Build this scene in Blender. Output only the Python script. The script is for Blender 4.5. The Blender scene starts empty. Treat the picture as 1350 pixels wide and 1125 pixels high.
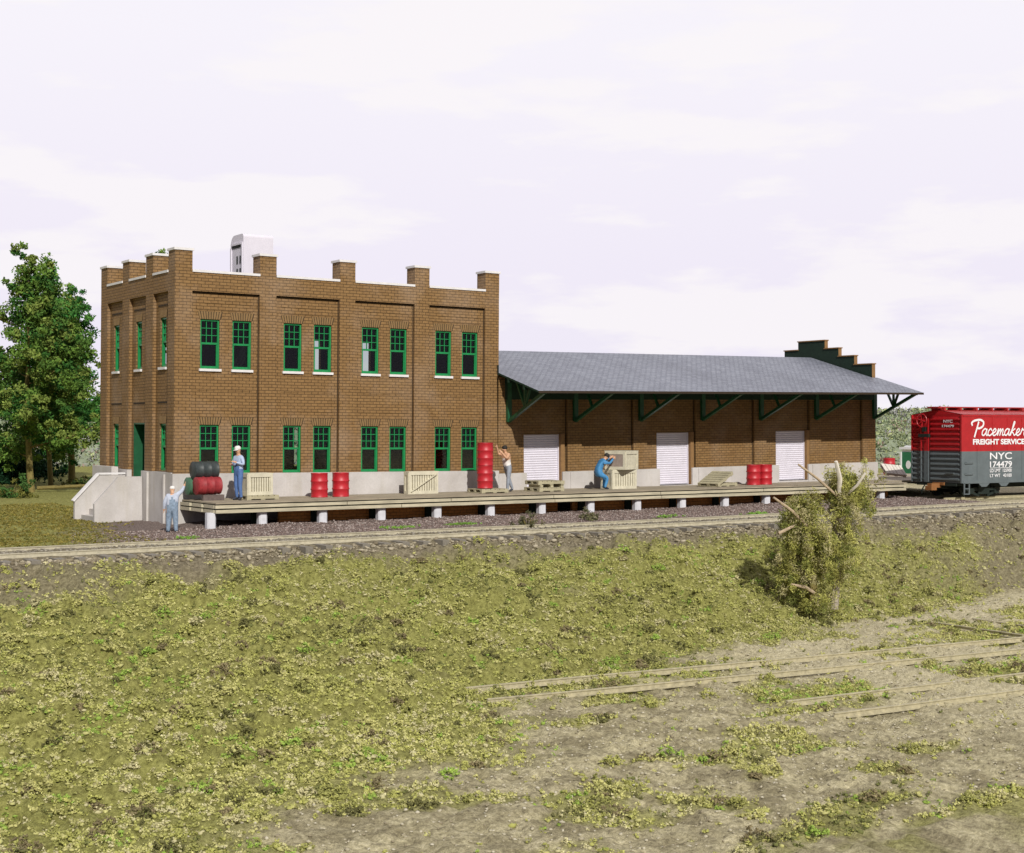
import bpy, math, random
import numpy as np
from mathutils import Vector, Matrix, Euler
R=math.radians
random.seed(7); RNG=np.random.default_rng(11)
S=bpy.context.scene; COL=S.collection
# ------------------------------------------------------------------ camera
cam=bpy.data.cameras.new('camera'); camo=bpy.data.objects.new('camera',cam); COL.objects.link(camo)
cam.sensor_width=36; cam.lens=1983/1350*36; cam.clip_start=.5; cam.clip_end=2000
camo.location=(0,0,3.2)
camo.rotation_euler=(R(90)-.0005,0,-math.atan2(.5482,.8363))
S.camera=camo
# ------------------------------------------------------------------ sky, sun, exposure
W=bpy.data.worlds.new('World'); S.world=W; W.use_nodes=True
nt=W.node_tree; nt.nodes.clear()
def nd(nt,t,**k):
    n=nt.nodes.new(t)
    for a,b in k.items(): setattr(n,a,b)
    return n
def ramp(nt,fac,stops,interp='LINEAR'):
    r=nd(nt,'ShaderNodeValToRGB'); r.color_ramp.interpolation=interp
    e=r.color_ramp.elements
    while len(e)<len(stops): e.new(.5)
    for i,(p,c) in enumerate(stops):
        e[i].position=p; e[i].color=(*c,1) if len(c)==3 else c
    nt.links.new(fac,r.inputs[0]); return r.outputs[0]
def mix(nt,fac,a,b,mode='MIX'):
    m=nd(nt,'ShaderNodeMix',data_type='RGBA',blend_type=mode)
    for sock,val in ((0,fac),(6,a),(7,b)):
        if isinstance(val,(int,float)): m.inputs[sock].default_value=val
        elif isinstance(val,tuple): m.inputs[sock].default_value=(*val,1)
        else: nt.links.new(val,m.inputs[sock])
    return m.outputs[2]
def mth(nt,op,a,b=None,c=None):
    m=nd(nt,'ShaderNodeMath',operation=op)
    for i,v in enumerate((a,b,c)):
        if v is None: continue
        if isinstance(v,(int,float)): m.inputs[i].default_value=v
        else: nt.links.new(v,m.inputs[i])
    return m.outputs[0]
tc=nd(nt,'ShaderNodeTexCoord'); sp=nd(nt,'ShaderNodeSeparateXYZ'); nt.links.new(tc.outputs['Generated'],sp.inputs[0])
mp=nd(nt,'ShaderNodeMapping'); mp.inputs['Scale'].default_value=(5,5,21); nt.links.new(tc.outputs['Generated'],mp.inputs[0])
nz=nd(nt,'ShaderNodeTexNoise'); nz.inputs['Scale'].default_value=1.0; nz.inputs['Detail'].default_value=6; nz.inputs['Roughness'].default_value=.55
nt.links.new(mp.outputs[0],nz.inputs['Vector'])
cl=ramp(nt,nz.outputs[0],[(.5,(0,0,0)),(.57,(1,1,1))])
base=ramp(nt,sp.outputs[2],[(0,(.86,.82,.93)),(.10,(.875,.83,.94)),(.25,(.93,.90,.97))])
skyc=mix(nt,mth(nt,'MULTIPLY',cl,.75),base,(.965,.93,.945))
# the painted backdrop stands in front; the room behind the camera is dimmer
back=ramp(nt,mth(nt,'ADD',mth(nt,'MULTIPLY',mth(nt,'ADD',mth(nt,'MULTIPLY',sp.outputs[1],.84),mth(nt,'MULTIPLY',sp.outputs[0],.55)),.5),.5),[(.40,(.24,.24,.27)),(.72,(1,1,1))])
allc=mix(nt,1.0,skyc,back,'MULTIPLY')
bg=nd(nt,'ShaderNodeBackground'); nt.links.new(allc,bg.inputs[0]); bg.inputs[1].default_value=1.0
wo=nd(nt,'ShaderNodeOutputWorld'); nt.links.new(bg.outputs[0],wo.inputs[0])
sun=bpy.data.lights.new('sun','SUN'); sun.energy=3.9; sun.angle=R(.8); sun.color=(1,.965,.90)
suno=bpy.data.objects.new('sun',sun); COL.objects.link(suno)
suno.rotation_euler=Vector((.30,1,-.70)).to_track_quat('-Z','Y').to_euler(); suno.location=(10,10,30)
S.view_settings.view_transform='Standard'; S.view_settings.look='None'; S.view_settings.exposure=0; S.view_settings.gamma=1
S.view_settings.use_curve_mapping=False
S.render.resolution_x=1024; S.render.resolution_y=853
try: S.cycles.max_bounces=6; S.cycles.transparent_max_bounces=12
except Exception: pass

# ------------------------------------------------------------------ materials
MAT={}
def new_mat(name):
    m=bpy.data.materials.new(name); m.use_nodes=True; n=m.node_tree; n.nodes.clear()
    b=nd(n,'ShaderNodeBsdfPrincipled'); o=nd(n,'ShaderNodeOutputMaterial'); n.links.new(b.outputs[0],o.inputs[0])
    MAT[name]=m; return m,n,b
def bump(n,b,h,dist=.01,strength=.6):
    k=nd(n,'ShaderNodeBump'); k.inputs['Strength'].default_value=strength; k.inputs['Distance'].default_value=dist
    n.links.new(h,k.inputs['Height']); n.links.new(k.outputs[0],b.inputs['Normal'])
def noise(n,scale,detail=4,vec=None,rough=.6):
    z=nd(n,'ShaderNodeTexNoise'); z.inputs['Scale'].default_value=scale; z.inputs['Detail'].default_value=detail; z.inputs['Roughness'].default_value=rough
    if vec is not None: n.links.new(vec,z.inputs['Vector'])
    return z.outputs[0]
def objc(n): return nd(n,'ShaderNodeTexCoord').outputs['Object']
def mapped(n,vec,sc):
    m=nd(n,'ShaderNodeMapping'); m.inputs['Scale'].default_value=sc; n.links.new(vec,m.inputs[0]); return m.outputs[0]
def plain(name,c,rough=.6,var=.12,scale=6,metal=0,spec=.4,bmp=0,stretch=(1,1,1)):
    m,n,b=new_mat(name)
    v=mapped(n,objc(n),stretch)
    f=noise(n,scale,5,v)
    lo=tuple(x*(1-var) for x in c); hi=tuple(min(1,x*(1+var)) for x in c)
    n.links.new(ramp(n,f,[(.3,lo),(.7,hi)]),b.inputs['Base Color'])
    b.inputs['Roughness'].default_value=rough; b.inputs['Metallic'].default_value=metal; b.inputs['Specular IOR Level'].default_value=spec
    if bmp: bump(n,b,noise(n,scale*6,4,v),bmp)
    return m
def brick_mat(name,c1,c2,mortar,wash=.35):
    m,n,b=new_mat(name)
    uv=nd(n,'ShaderNodeTexCoord').outputs['UV']
    t=nd(n,'ShaderNodeTexBrick'); n.links.new(uv,t.inputs['Vector'])
    t.inputs['Scale'].default_value=1; t.inputs['Brick Width'].default_value=.25; t.inputs['Row Height'].default_value=.1
    t.inputs['Mortar Size'].default_value=.009; t.inputs['Mortar Smooth'].default_value=.5; t.inputs['Bias'].default_value=-.1
    t.inputs['Color1'].default_value=(*c1,1); t.inputs['Color2'].default_value=(*c2,1); t.inputs['Mortar'].default_value=(*mortar,1)
    w=noise(n,.55,4,uv); w2=noise(n,9,5,uv)
    dust=ramp(n,w,[(.48,(0,0,0)),(.72,(1,1,1))])
    c=mix(n,mth(n,'MULTIPLY',dust,wash),t.outputs[0],(.42,.32,.24))
    c=mix(n,.55,c,ramp(n,w2,[(.25,(.55,.55,.55)),(.75,(1.25,1.25,1.25))]),'MULTIPLY')
    n.links.new(c,b.inputs['Base Color']); b.inputs['Roughness'].default_value=.75; b.inputs['Specular IOR Level'].default_value=.25
    h=mth(n,'ADD',mth(n,'MULTIPLY',t.outputs['Fac'],-1),mth(n,'MULTIPLY',w2,.35))
    bump(n,b,h,.022,.9)
    return m
brick_mat('tan_brick',(.278,.162,.064),(.238,.136,.053),(.105,.062,.028))
brick_mat('shed_brick',(.265,.155,.060),(.22,.124,.048),(.105,.064,.027),.28)
brick_mat('skirt_brick',(.74,.33,.09),(.66,.28,.075),(.45,.18,.05),.0)  # brightened brick colour stands in for light missing under the deck
plain('brick_plain',(.25,.14,.055),.8,.15,5,bmp=.005)
plain('lintel_brick',(.235,.145,.06),.8,.2,5)
plain('joint',(.035,.022,.012),.9)
plain('brick_pier_side',(.20,.13,.065),.8)
def concrete_mat():
    m,n,b=new_mat('concrete'); v=objc(n)
    f=noise(n,.9,6,v); g=noise(n,25,4,v); st=noise(n,1.0,5,mapped(n,v,(3,3,.35)))
    c=ramp(n,f,[(.3,(.46,.43,.405)),(.7,(.62,.59,.575))])
    c=mix(n,mth(n,'MULTIPLY',ramp(n,st,[(.5,(0,0,0)),(.75,(1,1,1))]),.45),c,(.44,.40,.31))
    c=mix(n,.3,c,ramp(n,g,[(.3,(.7,.7,.7)),(.7,(1.1,1.1,1.1))]),'MULTIPLY')
    n.links.new(c,b.inputs['Base Color']); b.inputs['Roughness'].default_value=.85; bump(n,b,g,.006)
concrete_mat()
plain('coping',(.72,.70,.70),.7,.08,4)
plain('green_paint',(.016,.24,.075),.35,.15,8)
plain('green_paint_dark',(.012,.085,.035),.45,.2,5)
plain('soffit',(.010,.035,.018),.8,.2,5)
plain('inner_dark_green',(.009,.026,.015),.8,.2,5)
plain('interior',(.03,.035,.03),.9)
plain('white_metal',(.70,.67,.75),.5,.05,3)
plain('pier_white',(.66,.66,.70),.7,.1,6,bmp=.01)
def wood_mat(name,c,var=.25,stretch=(.6,9,9),grime=.35):
    m,n,b=new_mat(name); v=objc(n)
    f=noise(n,2.4,6,mapped(n,v,stretch)); g=noise(n,1.1,5,v)
    lo=tuple(x*(1-var) for x in c); hi=tuple(min(1,x*(1+var)) for x in c)
    cc=ramp(n,f,[(.3,lo),(.68,hi)])
    cc=mix(n,mth(n,'MULTIPLY',ramp(n,g,[(.48,(0,0,0)),(.7,(1,1,1))]),grime),cc,tuple(x*.5 for x in c))
    n.links.new(cc,b.inputs['Base Color']); b.inputs['Roughness'].default_value=.8; bump(n,b,f,.008)
wood_mat('deck_wood',(.50,.45,.32))
wood_mat('deck_top',(.33,.28,.20),.25,(.6,9,9),.45)
wood_mat('crate_wood',(.60,.56,.43),.12,(3,3,3),.2)
wood_mat('crate_dark',(.30,.24,.20),.15,(3,3,3),.2)
wood_mat('crate_gap',(.20,.17,.10),.12,(3,3,3),.2)
wood_mat('pallet_wood',(.42,.38,.25),.2,(4,4,4),.3)
wood_mat('pallet_pale',(.66,.62,.55),.12,(4,4,4),.25)
wood_mat('sleeper_wood',(.20,.18,.145),.25,(4,1,4))
plain('rail_brown',(.43,.385,.25),.7,.25,9)
plain('rail',(.46,.42,.31),.55,.2,9,metal=.0,spec=.5)
def shingle_mat():
    m,n,b=new_mat('shingles'); uv=nd(n,'ShaderNodeTexCoord').outputs['UV']
    t=nd(n,'ShaderNodeTexBrick'); n.links.new(uv,t.inputs['Vector'])
    t.inputs['Scale'].default_value=1; t.inputs['Brick Width'].default_value=.26; t.inputs['Row Height'].default_value=.16
    t.inputs['Mortar Size'].default_value=.014; t.inputs['Mortar Smooth'].default_value=.5
    t.inputs['Color1'].default_value=(.225,.24,.285,1); t.inputs['Color2'].default_value=(.155,.165,.205,1); t.inputs['Mortar'].default_value=(.06,.065,.085,1)
    g=noise(n,14,5,uv); w=noise(n,.5,5,mapped(n,uv,(1,.35,1)))
    c=mix(n,mth(n,'MULTIPLY',ramp(n,g,[(.5,(0,0,0)),(.72,(1,1,1))]),.4),t.outputs[0],(.44,.45,.50))
    c=mix(n,.6,c,ramp(n,w,[(.3,(.74,.74,.76)),(.7,(1.25,1.25,1.25))]),'MULTIPLY')
    n.links.new(c,b.inputs['Base Color']); b.inputs['Roughness'].default_value=.52; b.inputs['Specular IOR Level'].default_value=.55
    bump(n,b,mth(n,'ADD',mth(n,'MULTIPLY',t.outputs['Fac'],-1),mth(n,'MULTIPLY',g,.5)),.02,.8)
shingle_mat()
def glass_mat():
    m=bpy.data.materials.new('glass'); m.use_nodes=True; n=m.node_tree; n.nodes.clear()
    tr=nd(n,'ShaderNodeBsdfTransparent'); tr.inputs[0].default_value=(.75,.8,.78,1)
    gl=nd(n,'ShaderNodeBsdfGlossy'); gl.inputs['Roughness'].default_value=.08
    mx=nd(n,'ShaderNodeMixShader'); mx.inputs[0].default_value=.05
    o=nd(n,'ShaderNodeOutputMaterial'); n.links.new(tr.outputs[0],mx.inputs[1]); n.links.new(gl.outputs[0],mx.inputs[2]); n.links.new(mx.outputs[0],o.inputs[0])
    MAT['glass']=m
glass_mat()
plain('drum_red',(.46,.012,.022),.48,.12,7,spec=.6)
plain('drum_red_dull',(.30,.03,.035),.6,.25,10)
plain('drum_black',(.04,.05,.05),.5,.25,12)
plain('drum_green',(.07,.17,.10),.5,.2,10)
plain('drum_brown',(.13,.10,.09),.7,.2,10)
plain('car_red',(.42,.013,.018),.35,.1,4,spec=.5)
plain('car_grey',(.125,.15,.16),.45,.1,4)
plain('car_roofred',(.40,.03,.03),.5,.1,4)
plain('under_black',(.012,.02,.016),.7)
plain('coupler',(.28,.12,.04),.7)
plain('letter_white',(.82,.82,.84),.5,.02)
plain('van_green',(.02,.16,.07),.4)
plain('tyre',(.02,.02,.02),.8)
plain('skin',(.62,.36,.22),.6,.08,10)
plain('shirt_blue',(.42,.50,.66),.75,.1,10)
plain('overall_blue',(.085,.16,.36),.75,.2,10)
plain('overall_grey',(.22,.29,.38),.75,.3,12)
plain('shirt_pale',(.46,.50,.60),.75,.12,10)
plain('coverall_blue',(.06,.24,.48),.6,.2,10)
plain('trouser_grey',(.27,.30,.35),.75,.2,10)
plain('cloth_white',(.78,.75,.72),.75,.05,10)
plain('shoe',(.03,.035,.05),.6)
plain('hair_dark',(.02,.018,.015),.7)
plain('dead_wood',(.44,.34,.23),.8,.25,9,bmp=.01)
plain('dead_wood_pale',(.72,.66,.58),.8,.12,9)
plain('bark_olive',(.20,.16,.05),.85,.3,9,bmp=.02)
plain('bark_pale',(.36,.31,.25),.85,.35,12,bmp=.02)
def tint_mat(name,rough=.85,trans=0):
    m,n,b=new_mat(name)
    a=nd(n,'ShaderNodeAttribute',attribute_name='tint')
    n.links.new(a.outputs['Color'],b.inputs['Base Color']); b.inputs['Roughness'].default_value=rough; b.inputs['Specular IOR Level'].default_value=.15
    return m
tint_mat('foliage'); tint_mat('rubble',.9)

# ------------------------------------------------------------------ mesh helpers
def tag(o,label=None,cat=None,group=None,kind=None):
    if label: o['label']=label
    if cat: o['category']=cat
    if group: o['group']=group
    if kind: o['kind']=kind
    return o
def empty(name,loc,rz=0,label=None,cat=None,group=None):
    o=bpy.data.objects.new(name,None); COL.objects.link(o); o.location=loc; o.rotation_euler=(0,0,rz); o.empty_display_size=.3
    return tag(o,label,cat,group)
class MB:
    def __init__(s): s.v=[];s.f=[];s.m=[];s.uv=[]
    def face(s,pts,mi=0,uv=None):
        i=len(s.v); s.v+= [tuple(p) for p in pts]; s.f.append(tuple(range(i,i+len(pts)))); s.m.append(mi); s.uv.append(uv)
    def box(s,x0,x1,y0,y1,z0,z1,mi=0):
        a=[(x0,y0,z0),(x1,y0,z0),(x1,y1,z0),(x0,y1,z0),(x0,y0,z1),(x1,y0,z1),(x1,y1,z1),(x0,y1,z1)]
        for q in ((3,2,1,0),(4,5,6,7),(0,1,5,4),(1,2,6,5),(2,3,7,6),(3,0,4,7)): s.face([a[k] for k in q],mi)
        return s
    def obox(s,c,ax,h,mi=0):   # oriented box: centre, 3 axes, half sizes
        c=Vector(c); ax=[Vector(a).normalized() for a in ax]
        P=lambda i,j,k: c+ax[0]*h[0]*i+ax[1]*h[1]*j+ax[2]*h[2]*k
        a=[P(-1,-1,-1),P(1,-1,-1),P(1,1,-1),P(-1,1,-1),P(-1,-1,1),P(1,-1,1),P(1,1,1),P(-1,1,1)]
        for q in ((3,2,1,0),(4,5,6,7),(0,1,5,4),(1,2,6,5),(2,3,7,6),(3,0,4,7)): s.face([a[k] for k in q],mi)
        return s
    def beam(s,p0,p1,w,h,up=(0,0,1),mi=0):
        p0=Vector(p0);p1=Vector(p1); d=(p1-p0); L=d.length; d.normalize(); u=Vector(up); sd=d.cross(u).normalized(); u=sd.cross(d)
        return s.obox((p0+p1)/2,(d,sd,u),(L/2,w/2,h/2),mi)
    def tube(s,pts,rad,n=8,mi=0,cap=True,jit=0):
        rings=[]; pts=[Vector(p) for p in pts]
        if not hasattr(rad,'__len__'): rad=[rad]*len(pts)
        for i,p in enumerate(pts):
            d=(pts[min(i+1,len(pts)-1)]-pts[max(i-1,0)]).normalized()
            a=d.orthogonal().normalized() if i==0 else (rings_a-d*rings_a.dot(d)).normalized()
            rings_a=a; b=d.cross(a)
            rings.append([p+(a*math.cos(2*math.pi*k/n)+b*math.sin(2*math.pi*k/n))*rad[i]*(1+jit*random.uniform(-1,1)) for k in range(n)])
        for i in range(len(rings)-1):
            for k in range(n): s.face([rings[i][k],rings[i][(k+1)%n],rings[i+1][(k+1)%n],rings[i+1][k]],mi)
        if cap: s.face(rings[0][::-1],mi); s.face(rings[-1],mi)
        return s
    def lathe(s,prof,n=24,mi=0,M=None):  # prof: (r,z)
        M=M or Matrix.Identity(4)
        rings=[[M@Vector((r*math.cos(2*math.pi*k/n),r*math.sin(2*math.pi*k/n),z)) for k in range(n)] for r,z in prof]
        for i in range(len(rings)-1):
            for k in range(n): s.face([rings[i][k],rings[i][(k+1)%n],rings[i+1][(k+1)%n],rings[i+1][k]],mi)
        s.face(rings[0][::-1],mi); s.face(rings[-1],mi)
        return s
    def panel(s,axis,a0,a1,z0,z1,c0,c1,holes=(),mi=0):
        A=sorted({a0,a1,*[h[0] for h in holes],*[h[1] for h in holes]}); Z=sorted({z0,z1,*[h[2] for h in holes],*[h[3] for h in holes]})
        P=(lambda a,c,z:(a,c,z)) if axis=='x' else (lambda a,c,z:(c,a,z))
        def solid(i,j):
            if i<0 or j<0 or i>=len(A)-1 or j>=len(Z)-1: return False
            a=(A[i]+A[i+1])/2; z=(Z[j]+Z[j+1])/2
            return not any(h[0]<a<h[1] and h[2]<z<h[3] for h in holes)
        for i in range(len(A)-1):
            for j in range(len(Z)-1):
                if not solid(i,j): continue
                b0,b1,y0,y1=A[i],A[i+1],Z[j],Z[j+1]
                for c in (c0,c1): s.face([P(b0,c,y0),P(b1,c,y0),P(b1,c,y1),P(b0,c,y1)],mi)
                if not solid(i-1,j): s.face([P(b0,c0,y0),P(b0,c1,y0),P(b0,c1,y1),P(b0,c0,y1)],mi)
                if not solid(i+1,j): s.face([P(b1,c0,y0),P(b1,c1,y0),P(b1,c1,y1),P(b1,c0,y1)],mi)
                if not solid(i,j-1): s.face([P(b0,c0,y0),P(b1,c0,y0),P(b1,c1,y0),P(b0,c1,y0)],mi)
                if not solid(i,j+1): s.face([P(b0,c0,y1),P(b1,c0,y1),P(b1,c1,y1),P(b0,c1,y1)],mi)
        return s
    def build(s,name,mats,parent=None,org=(0,0,0),smooth=False,merge=False):
        if isinstance(mats,str): mats=[mats]
        me=bpy.data.meshes.new(name); ox,oy,oz=org
        me.from_pydata([(x-ox,y-oy,z-oz) for x,y,z in s.v],[],s.f)
        me.polygons.foreach_set('material_index',s.m)
        ul=me.uv_layers.new(name='UVMap'); L=0; data=np.zeros((len(me.loops),2))
        for f,uv in zip(s.f,s.uv):
            if uv is None:
                P=[Vector(s.v[i]) for i in f]; n=(P[1]-P[0]).cross(P[2]-P[0]); ax=max(range(3),key=lambda k:abs(n[k]))
                uv=[(p.y,p.z) if ax==0 else (p.x,p.z) if ax==1 else (p.x,p.y) for p in P]
            for u in uv: data[L]=u; L+=1
        ul.data.foreach_set('uv',data.ravel())
        for m in mats: me.materials.append(MAT[m])
        if merge or smooth:
            import bmesh
            bm=bmesh.new(); bm.from_mesh(me); bmesh.ops.remove_doubles(bm,verts=bm.verts,dist=1e-5)
            if smooth:
                bmesh.ops.recalc_face_normals(bm,faces=bm.faces)
                for e in bm.edges:
                    if len(e.link_faces)==2 and e.calc_face_angle(0)>R(38): e.smooth=False
                for f in bm.faces: f.smooth=True
            bm.to_mesh(me); bm.free()
        o=bpy.data.objects.new(name,me); COL.objects.link(o)
        if parent is not None: o.parent=parent
        return o
def copy_tree(o,parent=None):
    c=o.copy(); COL.objects.link(c)
    if parent is not None: c.parent=parent
    for ch in list(o.children): copy_tree(ch,c)
    return c
# value noise (numpy)
def _h(ix,iy,s):
    v=np.sin(ix*127.1+iy*311.7+s*74.7)*43758.5453
    return v-np.floor(v)
def vnoise(x,y,s=0):
    ix=np.floor(x);iy=np.floor(y);fx=x-ix;fy=y-iy
    fx=fx*fx*(3-2*fx);fy=fy*fy*(3-2*fy)
    return (_h(ix,iy,s)*(1-fx)+_h(ix+1,iy,s)*fx)*(1-fy)+(_h(ix,iy+1,s)*(1-fx)+_h(ix+1,iy+1,s)*fx)*fy
def fbm(x,y,s=0,o=4):
    t=0;a=.5;n=0
    for k in range(o): t=t+a*vnoise(x*2**k,y*2**k,s+k*3); n+=a; a*=.5
    return t/n
def sstep(a,b,x):
    t=np.clip((x-a)/(b-a),0,1); return t*t*(3-2*t)

# ------------------------------------------------------------------ the ground
YBX=[-200,-20,5,9,17,25,33,41,60,200]; YBY=[17,17,19,21.5,25.4,28.2,30.6,32.0,33,33]
def slope_s(x,y):
    yt=35.75+.35*(fbm(x*.5,x*0+3.3,5)-.5)*2; yb=np.interp(x,YBX,YBY)
    return (yt-y)/(yt-yb)
def grassiness(x,y):
    s=slope_s(x,y); n=fbm(x*.45,y*.45,2,4); n2=fbm(x*.16,y*.16,9,3)
    g=sstep(.10,.28,s+(n-.5)*.35)*(1-sstep(1.0,1.25,s+(n-.5)*.5))
    g*=1-.85*sstep(33,39,x+(n-.5)*8)*sstep(.35,.62,n2+.15)
    bare=np.exp(-(((x-8.6)/2.6)**2+((y-32.3)/2.4)**2)); g*=1-.8*sstep(.3,.8,bare+(n-.5)*1.5)
    left=sstep(38.9,40.2,y+(n-.5)*1.2)*(1-sstep(13,15.5,x+(y-42)*-.25+(n-.5)*3)); g=np.maximum(g,left)
    far=sstep(56,60,y); g=np.maximum(g,far)
    pat=(s>1.1)*sstep(.56,.66,fbm(x*.55+7,y*.9,21,3)); g=np.maximum(g,pat*.8)
    strip=np.exp(-(((y-22.2)/.75)**2))*sstep(19,21.5,x)*sstep(.36,.5,n); g=np.maximum(g,strip)
    return np.clip(g,0,1)
def graveliness(x,y):
    n=fbm(x*.6,y*.6,4,3)
    return sstep(39.0,39.5,y+(n-.5)*1.2)*(1-sstep(50,54,y))*sstep(12.5,15.5,x-(y-42)*.25+(n-.5)*3)*(1-sstep(47.5,49.5,x+(n-.5)*2))
def ground_z(x,y):
    x=np.asarray(x,float);y=np.asarray(y,float)
    s=np.clip(slope_s(x,y),0,1.0)
    z=-2.15*(.62*s+.38*s*s*(3-2*s))
    yb=np.interp(x,YBX,YBY); z-=np.clip(yb-y,0,12)*.02
    rough=sstep(.02,.15,s)
    z-=.22*np.exp(-((y-35.4)/.55)**2)*sstep(.45,.7,fbm(x*1.9,y*1.9,71,3))
    z+=rough*((fbm(x*.55,y*.55,31,4)-.5)*.60+(fbm(x*1.5,y*1.7,33,4)-.5)*.62+(fbm(x*3.6,y*3.6,37,3)-.5)*.42)*(1-.72*sstep(.9,1.0,s))
    z+=(1-rough)*(fbm(x*2.0,y*2.0,12,4)-.5)*.045
    z+=(fbm(x*7,y*7,41,3)-.5)*(.05+.09*rough)
    z+=graveliness(x,y)*sstep(16,19,x)*(.10+.09*(fbm(x*.7,y*1.3,8,3)-.5)*sstep(39.6,40.6,y))
    z+=.065*np.exp(-((y-37.6)/1.3)**4)-.07*np.exp(-((y-36.0)/.3)**2)
    z+=.12*sstep(30,52,x)*sstep(33,36.5,y)
    gl=(1-sstep(13,16,x))*sstep(39.5,42,y); z+=gl*((fbm(x*.35,y*.35,15,3)-.5)*.35+(fbm(x*1.6,y*1.6,18,3)-.5)*.12)
    z+=sstep(56,110,y)*.9*(fbm(x*.05,y*.05,17,3))
    return z
def axis(*seg):
    out=[]
    for a,b,st in seg: out+=list(np.arange(a,b,st))
    return np.array(out)
xs=axis((-900,-100,100),(-100,-10,6),(-10,3,.5),(3,50,.085),(50,70,.3),(70,150,4),(150,1300,115))
ys=axis((-200,0,40),(0,14,1),(14,44,.085),(44,56,.25),(56,120,2),(120,300,15),(300,1500,150))
GX,GY=np.meshgrid(xs,ys); GZ=ground_z(GX,GY)
def grid_mesh(name,X,Y,Z,mat):
    ny,nx=X.shape; me=bpy.data.meshes.new(name)
    V=np.stack([X,Y,Z],-1).reshape(-1,3); i=np.arange(ny*nx).reshape(ny,nx)
    F=np.stack([i[:-1,:-1],i[:-1,1:],i[1:,1:],i[1:,:-1]],-1).reshape(-1,4)
    me.vertices.add(len(V)); me.vertices.foreach_set('co',V.ravel()); me.loops.add(F.size); me.loops.foreach_set('vertex_index',F.ravel())
    me.polygons.add(len(F)); me.polygons.foreach_set('loop_start',np.arange(0,F.size,4)); me.polygons.foreach_set('loop_total',np.full(len(F),4))
    me.polygons.foreach_set('use_smooth',np.ones(len(F),bool)); me.update(); me.validate()
    me.materials.append(MAT[mat]); o=bpy.data.objects.new(name,me); COL.objects.link(o); return o,me
m,n,b=new_mat('soil')
a=nd(n,'ShaderNodeAttribute',attribute_name='zone'); sx=nd(n,'ShaderNodeSeparateColor'); n.links.new(a.outputs['Color'],sx.inputs[0])
v=nd(n,'ShaderNodeTexCoord').outputs['Object']; f1=noise(n,1.3,6,v); f2=noise(n,11,5,v); f3=noise(n,38,3,v,.7)
dust=ramp(n,f2,[(.3,(.27,.235,.15)),(.5,(.50,.445,.27)),(.72,(.72,.65,.43))])
soil=ramp(n,f2,[(.3,(.17,.145,.085)),(.52,(.30,.26,.155)),(.72,(.42,.37,.23))])
dust=mix(n,ramp(n,f1,[(.42,(0,0,0)),(.6,(1,1,1))]),dust,soil)
grs=ramp(n,f2,[(.3,(.13,.12,.035)),(.5,(.27,.265,.08)),(.72,(.40,.39,.13))])
grv=ramp(n,f3,[(.33,(.10,.075,.065)),(.5,(.20,.155,.135)),(.66,(.36,.30,.27))])
dust=mix(n,a.outputs['Alpha'],dust,ramp(n,f2,[(.3,(.13,.11,.07)),(.52,(.24,.205,.135)),(.72,(.36,.315,.215))]))
c=mix(n,sx.outputs[2],dust,ramp(n,f2,[(.3,(.38,.335,.20)),(.7,(.72,.65,.44))]))
c=mix(n,sx.outputs[0],c,grs); c=mix(n,sx.outputs[1],c,grv)
c=mix(n,.6,c,ramp(n,f3,[(.3,(.55,.55,.55)),(.7,(1.35,1.35,1.35))]),'MULTIPLY')
n.links.new(c,b.inputs['Base Color']); b.inputs['Roughness'].default_value=.95; b.inputs['Specular IOR Level'].default_value=.1
bump(n,b,mth(n,'ADD',f3,f2),.05,.8)
go,gme=grid_mesh('ground',GX,GY,GZ,'soil'); go['kind']='structure'
zc=gme.color_attributes.new('zone','FLOAT_COLOR','POINT'); ss=slope_s(GX,GY)
pale=np.clip(sstep(1.0,1.2,ss)*sstep(20,26,GX)*.8+(ss<.1)*sstep(46,50,GX)*.6,0,1)
col=np.stack([grassiness(GX,GY),graveliness(GX,GY),pale,np.clip((ss<1.0)*(1-pale)*1.0,0,1)],-1); zc.data.foreach_set('color',col.astype(np.float32).ravel())

# ------------------------------------------------------------------ generic leaf cloud
def cloud(name,C,N,U,Vv,tint,mat,parent=None,org=(0,0,0)):
    """quads: centres C, half vectors U,Vv, colour per quad"""
    k=len(C); P=np.stack([C-U,C+Vv*.6-U*.1,C+U,C-Vv],1).reshape(-1,3)-np.array(org)
    me=bpy.data.meshes.new(name); me.vertices.add(4*k); me.vertices.foreach_set('co',P.ravel()); me.loops.add(4*k); me.loops.foreach_set('vertex_index',np.arange(4*k))
    me.polygons.add(k); me.polygons.foreach_set('loop_start',np.arange(0,4*k,4)); me.polygons.foreach_set('loop_total',np.full(k,4)); me.update()
    ca=me.color_attributes.new('tint','FLOAT_COLOR','CORNER'); t=np.concatenate([tint,np.ones((k,1))],1); ca.data.foreach_set('color',np.repeat(t,4,0).astype(np.float32).ravel())
    me.materials.append(MAT[mat]); o=bpy.data.objects.new(name,me); COL.objects.link(o)
    if parent is not None: o.parent=parent
    return o
def rand_dirs(k):
    d=RNG.normal(size=(k,3)); return d/np.linalg.norm(d,axis=1,keepdims=True)
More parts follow.
